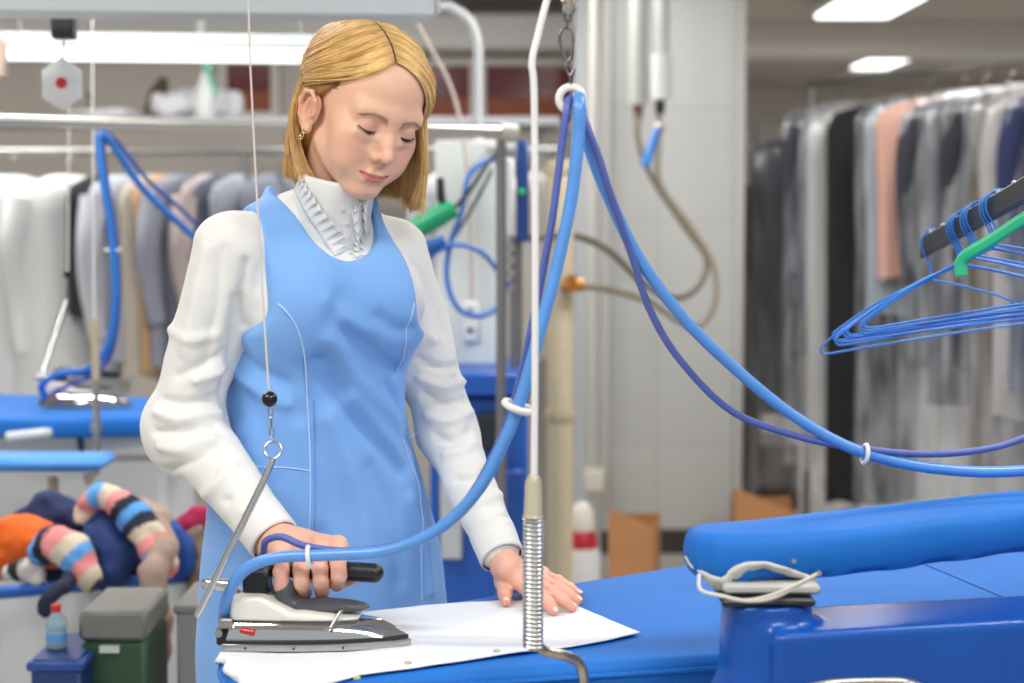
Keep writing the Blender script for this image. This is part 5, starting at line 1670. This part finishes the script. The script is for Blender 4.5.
for i, (px, ln, col, sl, lab) in enumerate(LG):
    t = (px + 120) / 680; q = la.lerp(lbb, min(.97, t)); c = Vector((q.x, q.y, q.z - .085))
    big = 'lab coat' in lab
    garment('lab_coat' if big else 'hung_shirt', lab + ' on the left rack', 'coat' if big or 'overall' in lab else 'shirt', 'pale clothes on the left rack', c, math.radians(38 if big else 66), .22 if big else .20, ln, .07 if big else .045, col, sl, 1.12 if big else 1.0, seed=i + 40, hanger_col='#2b9a70' if i % 3 == 0 else '#3f6fc0')
# dark trousers under the coats
for i, (px, col) in enumerate([(2, '#1d1d22'), (26, '#2b2b33'), (250, '#33353f')]):
    c = P(px, 372, 6.7)
    garment('hung_trousers', ['black trousers below the white coat at the picture edge', 'dark grey trousers below the gap of the white coats', 'charcoal trousers low behind the woman'][i], 'trousers', 'dark trousers on the low rail', c, math.radians(60), .12, .7, .05, col, seed=90 + i)
tag(MB().tube([P(-80, 366, 6.7) , P(300, 366, 6.75)], .012, 10).build('low_rail', GS), 'low steel rail under the pale coats carrying dark trousers', 'rail')
# ---------------------------------------------------------------- second ironing station behind
BP = mat('board_cover_blue', '')
t2 = empty('ironing_table', (P(60, 410, 4.5).x, 4.5, 0), 'second blue ironing table behind the woman with its own iron', 'ironing table')
Z2 = .895
o2 = [(P(-60, 410, 4.3).x, 4.30), (P(60, 410, 4.27).x, 4.27), (P(150, 410, 4.30).x, 4.32), (P(205, 410, 4.35).x, 4.40), (P(226, 410, 4.45).x, 4.48), (P(232, 400, 4.6).x, 4.58), (P(225, 400, 4.7).x, 4.68), (P(150, 400, 4.8).x, 4.78), (P(-60, 400, 4.9).x, 4.90)]
MB().prism(o2, Z2 - .05, Z2, bev=.012).build('padded_top', BP, t2, angle=50)
MB().box((P(-50, 400, 4.5).x, 4.38, Z2 - .11), (P(180, 400, 4.5).x, 4.75, Z2 - .051), bev=.01).build('steam_chamber', mat('white_enamel', ''), t2)
MB().box((P(-40, 400, 4.5).x, 4.42, .0), (P(170, 400, 4.5).x, 4.85, Z2 - .11), bev=.02).build('machine_body', mat('white_enamel', ''), t2)
MB().tube([P(6, 437, 4.15), P(42, 433, 4.2), P(60, 433, 4.4)], .012, 10).build('white_lever', mat('white_enamel', ''), t2)
sb2 = empty('sleeve_board', tuple(P(53, 500, 4.0)), 'narrow blue sleeve board on a beige post below the second iron', 'sleeve board')
a, b = P(-30, 461, 4.0), P(110, 459, 4.0)
MB().box((a.x, 3.93, a.z - .014), (b.x, 4.07, a.z + .014), bev=.012).build('pad', mat('light_blue_cover', '#4a94df', rough=.6), sb2)
MB().cyl(P(53, 467, 4.0), P(53, 560, 4.0), .013, n=14).build('post', mat('beige_post', '#b8a88a', rough=.4, metal=.3), sb2)
MB().box((a.x + .03, 3.95, a.z - .030), (b.x - .05, 4.05, a.z - .015), bev=.003).build('support_plate', mat('white_enamel', ''), sb2)
MB().tube([Vector((P(53, 560, 4.0).x, 4.0, P(53, 560, 4.0).z)), Vector((P(53, 560, 4.0).x, 4.15, .45)), Vector((P(53, 560, 4.0).x, 4.42, .40))], .013, 10).build('bracket', mat('beige_post', ''), sb2)
ir2 = copy_tree(ir)
ir2.location = P(84, 402, 4.5); ir2.location.z = Z2 + (ir.location.z - IZ) + .001
ir2['label'] = 'second steam iron resting on the table behind the woman'
hose('steam_hose', [P(46, 398, 4.46), P(42, 385, 4.44), P(60, 374, 4.42), P(90, 368, 4.40), P(108, 345, 4.38), P(115, 300, 4.36), P(112, 240, 4.34), P(103, 180, 4.32), P(99, 145, 4.32), P(102, 134, 4.33), P(115, 148, 4.36), P(140, 185, 4.42), P(170, 215, 4.5), P(200, 240, 4.6), P(230, 250, 4.7)], .0095, mat('background_hose', '#2f78cc', rough=.4), 'blue steam hose of the second iron hung in a tall loop', 'hose')
hose('power_cable', [P(52, 394, 4.5), P(70, 384, 4.47), P(95, 374, 4.44), P(112, 350, 4.42), P(119, 300, 4.40), P(116, 240, 4.38), P(107, 180, 4.36), P(103, 148, 4.35), P(106, 133, 4.36), P(120, 145, 4.4), P(148, 180, 4.46), P(180, 208, 4.55), P(214, 240, 4.66), P(235, 248, 4.75)], .0055, mat('background_cable', '#3b4f9e', rough=.5), 'thin dark blue cable beside the second steam hose', 'cable')
hose('cord', [P(98, 137, 4.33), P(100, 128, 4.2), P(100, 121, 3.62)], .0025, mat('pale_cord', ''), 'short cord tying the second hose to the steel rail', 'cord')
clip(P(113, 250, 4.36), (0, 0, 1), .019, 'small pale clip on the second hose', .008)
b2 = empty('balance_rod', tuple(P(66, 340, 4.3)), 'small black ball, chain and slanting chrome rod over the second iron', 'rod')
MB().tube([P(70, -30, 4.3), P(68, 272, 4.3)], .0022, 6).build('cord', mat('pale_cord', ''), b2)
MB().sphere(P(67, 274, 4.3), .010, 10).build('ball', mat('black_ball', ''), b2)
MB().tube([P(67, 280, 4.3), P(66, 300, 4.3)], .003, 6).build('chain', STEEL, b2)
MB().tube([P(66, 300, 4.3), P(58, 325, 4.28), P(43, 372, 4.24)], [.009, .008, .006], 10).build('chrome_rod', CHROME, b2)
r2 = empty('support_rod', tuple(P(97, 455, 4.2)), 'slim beige rod with fittings standing by the second iron', 'support rod')
MB().tube([P(92, -20, 4.2), P(94, 318, 4.2)], .0022, 8).build('upper_rod', mat('white_fibreglass', ''), r2)
MB().tube([P(94, 318, 4.2), P(96, 380, 4.2)], .011, 12).build('sleeve', mat('beige_ferrule', ''), r2)
MB().tube([P(96, 380, 4.2), P(97, 470, 4.2)], .0085, 12).build('rod', mat('nickel', ''), r2)
for y in (384, 424): MB().tube([P(96.5, y, 4.2), P(96.5, y + 7, 4.2)], .016, 12).build('fitting', STEEL, r2)
MB().tube([P(97, 470, 4.2), P(88, 482, 4.2), P(84, 470, 4.25), P(80, 440, 4.36)], .010, 10).build('foot', mat('nickel', ''), r2)

# laundry cart with blue rim and a heap of clothes
cart = empty('laundry_cart', (P(80, 580, 3.6).x, 3.6, 0), 'white laundry cart with a blue rim heaped with clothes', 'laundry cart')
c0, c1 = P(-45, 596, 3.42), P(205, 566, 3.62)
ZC = c0.z
zc1 = c0.z
cd = Vector((c1.x - c0.x, c1.y - c0.y, 0)); cl_ = cd.length; cd.normalize(); cn = Vector((-cd.y, cd.x, 0))
CM = Matrix(((cd.x, cn.x, 0, c0.x), (cd.y, cn.y, 0, c0.y), (0, 0, 1, 0), (0, 0, 0, 1)))
wt = .02
g = MB()
for lo, hi in [((0, 0, .14), (cl_, wt, ZC - .01)), ((0, .45, .14), (cl_, .45 + wt, ZC - .01)), ((0, 0, .14), (wt, .47, ZC - .01)), ((cl_ - wt, 0, .14), (cl_, .47, ZC - .01)), ((0, 0, .12), (cl_, .47, .145))]: g.box(lo, hi, CM, bev=.004)
g.build('basin', mat('white_laminate', '#e4e6e6', rough=.35), cart)
MB().tube([CM @ Vector(q) for q in [(0, 0, ZC), (cl_, 0, ZC), (cl_, .47, ZC), (0, .47, ZC)]], .013, 10, closed=True).build('rim', mat('rim_blue', '#2467c4', rough=.4), cart)
for x in (.06, cl_ - .06):
    for y in (.05, .42):
        q = CM @ Vector((x, y, 0)); MB().cyl(q + Vector((-.015, 0, .05)), q + Vector((.015, 0, .05)), .05, n=18).build('caster', DARK, cart)
        MB().box((q.x - .02, q.y - .02, .05), (q.x + .02, q.y + .02, .125), bev=.003).build('caster_fork', STEEL, cart)


def heap(name, label, cat, pts, rad, col, stripes=None, flat=1.0, seed=0, group='clothes heaped in the cart', amp=.010, m=None, h=.006):
    pts = [A_(P(*q)) for q in pts]; sp_ = np.array(spline(pts, 5))
    rr = np.interp(np.linspace(0, 1, len(sp_)), np.linspace(0, 1, len(rad)), rad)
    def fn(p):
        d = np.full(len(p), 1e9)
        for a, b, ra_, rb_ in zip(sp_[:-1], sp_[1:], rr[:-1], rr[1:]):
            d = smin(d, cap(p, a, b, ra_, rb_), .006)
        return d + vnoise(p * 24, seed) * amp + vnoise(p * 55, seed + 1) * amp * .4
    R_ = max(rad) + .03
    v, f = surface(fn, sp_.min(0) - R_, sp_.max(0) + R_, h)
    cols = None
    if stripes:
        D = np.stack([np.linalg.norm(v - q, axis=1) for q in sp_], 1); k = D.argmin(1)
        seg = np.concatenate([[0], np.cumsum(np.linalg.norm(np.diff(sp_, axis=0), axis=1))])
        dd = np.diff(sp_, axis=0, append=sp_[-1:] * 2 - sp_[-2:-1]); dd /= np.linalg.norm(dd, axis=1, keepdims=True)
        s = seg[k] + ((v - sp_[k]) * dd[k]).sum(1)
        cs = np.array([hexc(c) for c in stripes]); cols = cs[(np.floor(s / .026 + .5).astype(int)) % len(cs)]
        m = mat('striped_knit', attr='Col', rough=.9, bump=.3, bscale=300)
    o = mesh_obj(name, v, f, m or cloth_mat(col, .08), None, True, cols)
    return tag(o, label, cat, group)
ST = ['#5fa4e6', '#1c2236', '#e58f8d', '#dccbb4', '#5fa4e6', '#e58f8d', '#dccbb4', '#23283c']
heap('jacket', 'bright orange garment at the left of the heap', 'jacket', [(-10, 560, 3.62), (20, 545, 3.60), (48, 548, 3.58)], [.045, .062, .040], '#e8651a', seed=1)
heap('scarf', 'white and black patterned cloth below the orange garment', 'scarf', [(8, 574, 3.50), (26, 568, 3.49), (38, 578, 3.49)], [.018, .026, .018], '', ['#e6e2dc', '#2a2a2a', '#cfc8c2'], seed=2)
heap('cap', 'navy knitted garment at the back behind the orange one', 'garment', [(22, 522, 3.80), (48, 515, 3.80), (78, 522, 3.80)], [.030, .050, .034], '#27345c', seed=3)
heap('striped_sweater', 'striped blue, pink and cream knit sleeve lying over the front rim', 'sweater', [(42, 548, 3.50), (62, 548, 3.47), (80, 566, 3.45), (92, 578, 3.44)], [.034, .040, .036, .028], '', ST, seed=4)
heap('striped_sweater', 'striped knit sweater arched on top of the heap', 'sweater', [(84, 522, 3.62), (96, 498, 3.60), (118, 502, 3.58), (138, 522, 3.55), (152, 545, 3.52), (166, 566, 3.50)], [.024, .030, .032, .034, .032, .024], '', ST[::-1], seed=5)
heap('jeans', 'dark blue jeans beneath the arched striped sweater', 'jeans', [(104, 530, 3.60), (110, 552, 3.56), (112, 572, 3.54)], [.044, .048, .040], '#213a70', seed=6)
heap('sweater', 'navy garment hanging over the front rim left of the jeans', 'sweater', [(88, 548, 3.52), (76, 572, 3.46), (58, 590, 3.37), (50, 600, 3.36), (49, 612, 3.36)], [.020, .022, .018, .017, .015], '#20263f', seed=7)
heap('shirt', 'blue shirt to the right of the arched sweater', 'shirt', [(160, 528, 3.62), (172, 548, 3.60), (180, 566, 3.60)], [.034, .040, .034], '#234a98', seed=8)
heap('blouse', 'crimson garment peeking out by the woman sleeve', 'blouse', [(178, 530, 3.70), (196, 522, 3.70), (212, 520, 3.70)], [.026, .032, .026], '#a81f4c', seed=9)
heap('trousers', 'taupe trousers hanging down over the cart front', 'trousers', [(128, 508, 3.70), (150, 512, 3.66), (164, 540, 3.56), (154, 570, 3.44), (154, 590, 3.40), (156, 620, 3.40), (158, 655, 3.40)], [.024, .030, .030, .028, .030, .032, .026], '#a58c7e', seed=10, amp=.008)
heap('coat', 'brown grey garment behind the crimson one beside the woman', 'coat', [(196, 540, 3.66), (204, 560, 3.64), (202, 590, 3.60)], [.030, .034, .028], '#7a675a', seed=11)
heap('shirt', 'dark blue garment low at the back of the heap', 'shirt', [(60, 560, 3.66), (110, 566, 3.68), (170, 570, 3.70)], [.05, .06, .05], '#1f2c52', seed=12)
# things in front of the cart
bin_ = empty('storage_bin', (P(112, 640, 3.1).x, 3.1, 0), 'dark green bin with a grey lid in front of the cart', 'bin')
x0, x1 = P(80, 640, 3.08).x, P(146, 640, 3.08).x
MB().box((x0, 3.08, 0), (x1, 3.28, P(100, 641, 3.08).z), bev=.01).build('bin_body', mat('bin_green', '#2c4f33', rough=.5), bin_)
MB().box((x0 - .002, 3.075, P(100, 641, 3.08).z), (x1 + .002, 3.285, P(100, 611, 3.08).z), bev=.008).build('bin_lid', mat('bin_grey', '#77766f', rough=.5), bin_)
x = P(110, 645, 3.08).x; MB().box((x - .018, 3.072, P(100, 652, 3.08).z), (x + .018, 3.079, P(100, 645, 3.08).z)).build('paper_label', mat('paper', '#c9cfc4', rough=.8), bin_)
bx2 = empty('storage_box', (P(190, 640, 3.15).x, 3.2, 0), 'grey box right of the green bin behind the ironing board', 'box')
x0_, x1_ = P(176, 640, 3.15).x, P(215, 640, 3.15).x
MB().box((x0_, 3.15, 0), (x1_, 3.35, P(100, 606, 3.15).z), bev=.008).build('box_body', mat('box_grey', '#83827e', rough=.6), bx2)
MB().box((x0_ - .004, 3.146, P(100, 614, 3.15).z), (x1_ + .004, 3.354, P(100, 606, 3.15).z + .002), bev=.004).build('box_lid', mat('bin_grey', ''), bx2)
cr = empty('crate', (P(58, 680, 3.05).x, 3.05, 0), 'navy blue crate with a water bottle standing on it', 'crate')
x0, x1 = P(30, 660, 3.0).x, P(80, 660, 3.0).x; zcr = P(50, 660, 3.0).z
g = MB(); g.box((x0, 3.0, .03), (x1, 3.2, zcr), bev=.006); g.build('crate_body', mat('crate_blue', '#1d3970', rough=.45), cr)
MB().box((x0 - .006, 2.994, zcr - .02), (x1 + .006, 3.206, zcr - .004), bev=.003).build('crate_rim', mat('crate_blue2', '#264a92', rough=.4), cr)
MB().box((x0 + .01, 3.01, 0), (x1 - .01, 3.19, .03)).build('crate_base', DARK, cr)
wbt = empty('water_bottle', (P(57, 660, 3.08).x, 3.08, zcr), 'clear water bottle with a red cap on the navy crate', 'bottle')
c = Vector((P(57, 660, 3.08).x, 3.08, zcr + .001))
MB().lathe([(.016, 0), (.019, .004), (.019, .030), (.0175, .034), (.019, .038), (.019, .052), (.008, .066), (.008, .069)], c, 18).build('bottle_body', mat('bottle_clear', '#b9d6e2', rough=.12, trans=.4), wbt)
MB().lathe([(.0092, .068), (.0092, .080), (.008, .082)], c, 14).build('bottle_cap', mat('red_cap', '#c02b2b', rough=.4), wbt)
MB().lathe([(.0195, .014), (.0195, .030)], c, 18).build('label_band', mat('label_blue', '#5f9fd8', rough=.5), wbt)

# ---------------------------------------------------------------- machine in the middle distance
mc = empty('press_machine', (P(480, 400, 4.8).x, 4.9, 0), 'blue based press with a tall white cabinet behind the woman', 'machine')
def bxp(px0, px1, py0, py1, Y, dep, name, m, parent, bev=.006):
    a, b = P(px0, py1, Y), P(px1, py0, Y)
    return MB().box((a.x, Y, a.z), (b.x, Y + dep, b.z), bev=bev).build(name, m, parent)
bxp(436, 498, 140, 374, 4.95, .35, 'cabinet', mat('cabinet_white', '#dde2dd', rough=.4), mc)
bxp(424, 532, 374, 396, 4.60, .55, 'blue_top', mat('machine_blue', '#1e56ae', rough=.35), mc)
a, b = P(428, 0, 4.65), P(528, 396, 4.65)
MB().box((a.x, 4.65, .02), (b.x, 5.1, b.z), bev=.01).build('blue_body', mat('machine_blue', ''), mc)
MB().box((a.x - .01, 4.62, 0), (b.x + .01, 5.14, .06), bev=.01).build('plinth', DARK, mc)
bxp(440, 462, 400, 560, 4.62, .03, 'light_strip', mat('strip_grey', '#b9bcc0', rough=.4), mc)
bxp(478, 500, 414, 450, 4.60, .05, 'motor', mat('motor_dark', '#22262f', rough=.4), mc)
bxp(504, 524, 470, 600, 4.60, .04, 'side_panel', mat('machine_blue2', '#17458f', rough=.35), mc)
bxp(462, 478, 302, 342, 4.93, .02, 'socket_plate', mat('socket_white', '#eceeec', rough=.4), mc)
for y in (312, 330): MB().cyl(P(470, y, 4.93), P(470, y, 4.922), .008, n=12).build('socket', DARK, mc)
bxp(503, 514, 158, 236, 4.70, .10, 'control_box', mat('control_white', '#e2e3df', rough=.4), mc)
bxp(516, 529, 140, 242, 4.72, .10, 'blue_control', mat('control_blue', '#1b4285', rough=.35), mc)
MB().sphere(P(522, 192, 4.715), .009, 8).build('green_lamp', mat('green_led', '#28c07a', rough=.3), mc)
MB().cyl(P(516, 236, 4.78), P(516, 376, 4.78), .018, n=14).build('pipe_stack', mat('grey_steel', ''), mc)
for y in (244, 256, 270, 284): MB().cyl(P(511, y, 4.74), P(511, y + 7, 4.74), .020, n=10).build('valve', STEEL, mc)
MB().tube([P(489, 148, 4.96), P(520, 148, 4.8)], .012, 10).build('cross_pipe', mat('white_pipe', ''), mc)
# steam gun with cable loops
sg_ = empty('steam_gun', tuple(P(430, 222, 4.5)), 'green handled steam gun hanging beside her hair', 'steam gun')
MB().tube([P(400, 240, 4.5), P(412, 231, 4.5), P(440, 215, 4.5), P(455, 208, 4.5)], [.020, .028, .030, .022], 14).build('green_grip', mat('gun_green', '#1fa36c', rough=.35), sg_)
MB().tube([P(402, 250, 4.5), P(420, 250, 4.5), P(445, 240, 4.5)], [.016, .020, .014], 10).build('blue_nozzle', mat('gun_blue', '#2a63b8', rough=.35), sg_)
MB().tube([P(440, 178, 4.5), P(441, 198, 4.5), P(446, 212, 4.5)], [.010, .012, .008], 8).build('trigger', DARK, sg_)
MB().tube([P(455, 208, 4.5), P(470, 190, 4.55), P(490, 160, 4.6), P(500, 150, 4.68)], .006, 8).build('hook_wire', DARK, sg_)
hose('cable_loop', [P(500, 160, 4.66), P(484, 162, 4.6), P(468, 178, 4.56), P(462, 210, 4.54), P(450, 245, 4.52), P(447, 280, 4.52), P(458, 308, 4.52), P(478, 316, 4.54), P(497, 308, 4.6), P(505, 290, 4.66)], .0075, mat('cable_blue', '#2f6fc4', rough=.4), 'blue cable loop hanging in front of the white cabinet', 'cable')
hose('cable_loop', [P(424, 262, 4.5), P(440, 250, 4.5), P(460, 245, 4.48), P(482, 253, 4.5), P(497, 270, 4.56), P(508, 285, 4.66)], .0065, mat('cable_blue', ''), 'blue cable arching across the white cabinet', 'cable')
hose('air_hose', [P(452, 240, 4.58), P(468, 215, 4.6), P(482, 190, 4.62), P(492, 170, 4.66)], .005, mat('dark_hose', '#3c4046', rough=.5), 'short dark hose rising from the steam gun', 'hose')
# pipes and hoses towards the pillar
bpip = empty('beige_pipe', (P(558, 400, 5.4).x, 5.4, 0), 'thick beige pipe standing from the floor behind the hose loop', 'pipe')
MB().cyl(Vector((P(560, 300, 5.4).x, 5.4, 0)), Vector((P(560, 300, 5.4).x, 5.4, P(560, 160, 5.4).z)), .042, n=22).build('pipe_tube', mat('pipe_beige', '#cdbf9f', rough=.6, noise=.05), bpip)
for y in (165, 410): MB().cyl(P(560, y, 5.4), P(560, y + 8, 5.4), .050, n=22).build('collar', mat('pipe_beige2', '#bfb293', rough=.5), bpip)
br_ = empty('brass_valve', tuple(P(572, 285, 5.35)), 'orange brass valve on the beige pipe', 'valve')
MB().cyl(P(562, 285, 5.34), P(584, 285, 5.34), .020, n=8).build('valve_body', mat('brass', '#b5763a', rough=.35, metal=.6), br_)
MB().cyl(P(572, 275, 5.33), P(572, 292, 5.33), .015, n=12).build('valve_stem', mat('brass', ''), br_)
HB1 = mat('olive_hose', '#6b6252', rough=.5)
hose('pipe_hose', [P(638, 108, 6.5), P(638, 140, 6.45), P(652, 178, 6.4), P(684, 226, 6.3), P(706, 258, 6.25), P(700, 284, 6.2), P(678, 298, 6.1), P(645, 285, 6.0), P(610, 252, 5.8), P(575, 236, 5.6), P(530, 238, 4.95)], .011, HB1, 'olive rubber hose looping from the left insulated pipe', 'hose')
hose('pipe_hose', [P(659, 110, 6.5), P(658, 150, 6.45), P(660, 185, 6.42), P(690, 225, 6.32), P(712, 262, 6.25), P(716, 298, 6.2), P(702, 325, 6.15), P(680, 322, 6.05), P(650, 302, 5.95), P(610, 290, 5.7), P(583, 286, 5.36)], .011, mat('taupe_hose', '#8d8371', rough=.5), 'taupe rubber hose drooping lowest in front of the pillar', 'hose')
for px, y1, nm, w in ((638, 105, 'left grey insulated pipe dropping from the ceiling before the pillar', .034), (660, 100, 'right white insulated pipe dropping from the ceiling before the pillar', .034)):
    ip = empty('insulated_pipe', tuple(P(px, 50, 6.5)), nm, 'pipe')
    a = P(px, y1, 6.5); MB().cyl(a, Vector((a.x, a.y, CEIL)), w, n=20).build('insulation', mat('insulation_grey', '#b2b3ad', rough=.6, bump=.4, bscale=30) if px < 650 else mat('insulation_white', '#c6c6c2', rough=.5, bump=.4, bscale=30), ip)
    if px > 650: b = P(px, 55, 6.5); MB().cyl(a, Vector((b.x, b.y, b.z)), w * 1.35, n=20).build('end_sleeve', mat('sleeve_white', '#dededc', rough=.4), ip)
    MB().cyl(P(px, y1, 6.5), P(px, y1 + 14, 6.5), .018, n=12).build('pipe_end', mat('copper_dark', '#6e4a2c', rough=.4, metal=.5) if px < 650 else DARK, ip)
vh = empty('valve_handle', tuple(P(651, 150, 6.4)), 'blue lever valve below the right insulated pipe', 'valve')
MB().tube([P(658, 128, 6.42), P(652, 146, 6.40), P(645, 166, 6.38)], [.010, .016, .018], 10).build('lever', mat('lever_blue', '#1f7ad0', rough=.35), vh)
MB().sphere(P(659, 128, 6.44), .022, 10).build('valve_body', STEEL, vh)
cd_ = empty('conduit', tuple(P(593, 400, 6.9)), 'thin white conduit with a square junction box beside the pillar', 'conduit')
a = P(592, 470, 6.9); MB().cyl(a, Vector((a.x, a.y, CEIL)), .020, n=14).build('conduit_tube', mat('conduit_white', '#c4c0b8', rough=.5), cd_)
bxp(585, 604, 470, 492, 6.86, .08, 'junction_box', mat('box_cream', '#e6e0d0', rough=.5), cd_)
MB().cyl(P(594, 492, 6.9), Vector((P(594, 492, 6.9).x, 6.9, 0)), .014, n=12).build('lower_tube', mat('conduit_white', ''), cd_)
struct(MB().box((P(574, 300, 7.3).x, 7.3, 0), (P(600, 300, 7.3).x + .05, 7.4, CEIL), bev=.004).build('wall_side_panel', mat('panel_grey', '#c3c6ca', rough=.5)))
# canister, cardboard boxes
cn_ = empty('canister', (P(582, 560, 5.6).x, 5.6, 0), 'white canister with a red collar on the floor before the pillar', 'canister')
c = Vector((P(582, 560, 5.6).x, 5.6, 0)); zt5 = lambda y: P(582, y, 5.6).z
MB().lathe([(.050, 0), (.058, .01), (.060, zt5(552)), (.050, zt5(545))], c, 22).build('canister_body', mat('canister_white', '#dfdfdc', rough=.35), cn_)
MB().lathe([(.052, zt5(550)), (.054, zt5(545)), (.046, zt5(533)), (.038, zt5(530))], c, 20).build('red_collar', mat('red_collar', '#b5222f', rough=.4), cn_)
MB().lathe([(.036, zt5(531)), (.040, zt5(525)), (.036, zt5(510)), (.020, zt5(503))], c, 20).build('canister_cap', mat('canister_cream', '#e5e0d5', rough=.4), cn_)
MB().tube([c + Vector((-.03, 0, zt5(540))), c + Vector((-.066, 0, zt5(548))), c + Vector((-.060, 0, zt5(572)))], .009, 8).build('red_handle', mat('red_collar', ''), cn_)
CARD = mat('cardboard', '#c08a5c', rough=.85, noise=.06, nscale=9)
def carton(px0, px1, yl, yr, Y, dep, label, ang=.35):
    a = P(px0, yl, Y); b = P(px1, yr, Y)
    root = empty('cardboard_box', (a.x, Y, 0), label, 'box')
    x0, x1, z0, z1 = a.x, b.x, a.z, b.z
    t = .006
    def panel(p, q, za, zb, nm):
        d = Vector((q[0] - p[0], q[1] - p[1], 0)).normalized(); n = Vector((-d.y, d.x, 0)) * t
        vs = []
        for s in (0, 1):
            o = n * s
            vs += [(p[0] + o.x, p[1] + o.y, .001), (q[0] + o.x, q[1] + o.y, .001), (q[0] + o.x, q[1] + o.y, zb), (p[0] + o.x, p[1] + o.y, za)]
        MB().add(vs, [(0, 1, 2, 3), (7, 6, 5, 4), (0, 4, 5, 1), (1, 5, 6, 2), (2, 6, 7, 3), (3, 7, 4, 0)]).build(nm, CARD, root)
    zb = min(z0, z1)
    panel((x0, Y), (x1, Y + .04), z0, z1, 'front_panel')
    panel((x1, Y + .04), (x1 + .05, Y + dep), z1, z1 - .02, 'side_panel')
    panel((x0 + .03, Y + dep - .03), (x1 + .05, Y + dep), zb, zb, 'back_panel')
    panel((x0, Y), (x0 + .03, Y + dep - .03), z0, zb, 'side_panel')
carton(610, 655, 508, 530, 6.1, .35, 'tan cardboard box with a slanting flap left of the pillar base')
carton(737, 795, 488, 514, 6.4, .4, 'tan cardboard box behind the small sleeve board')
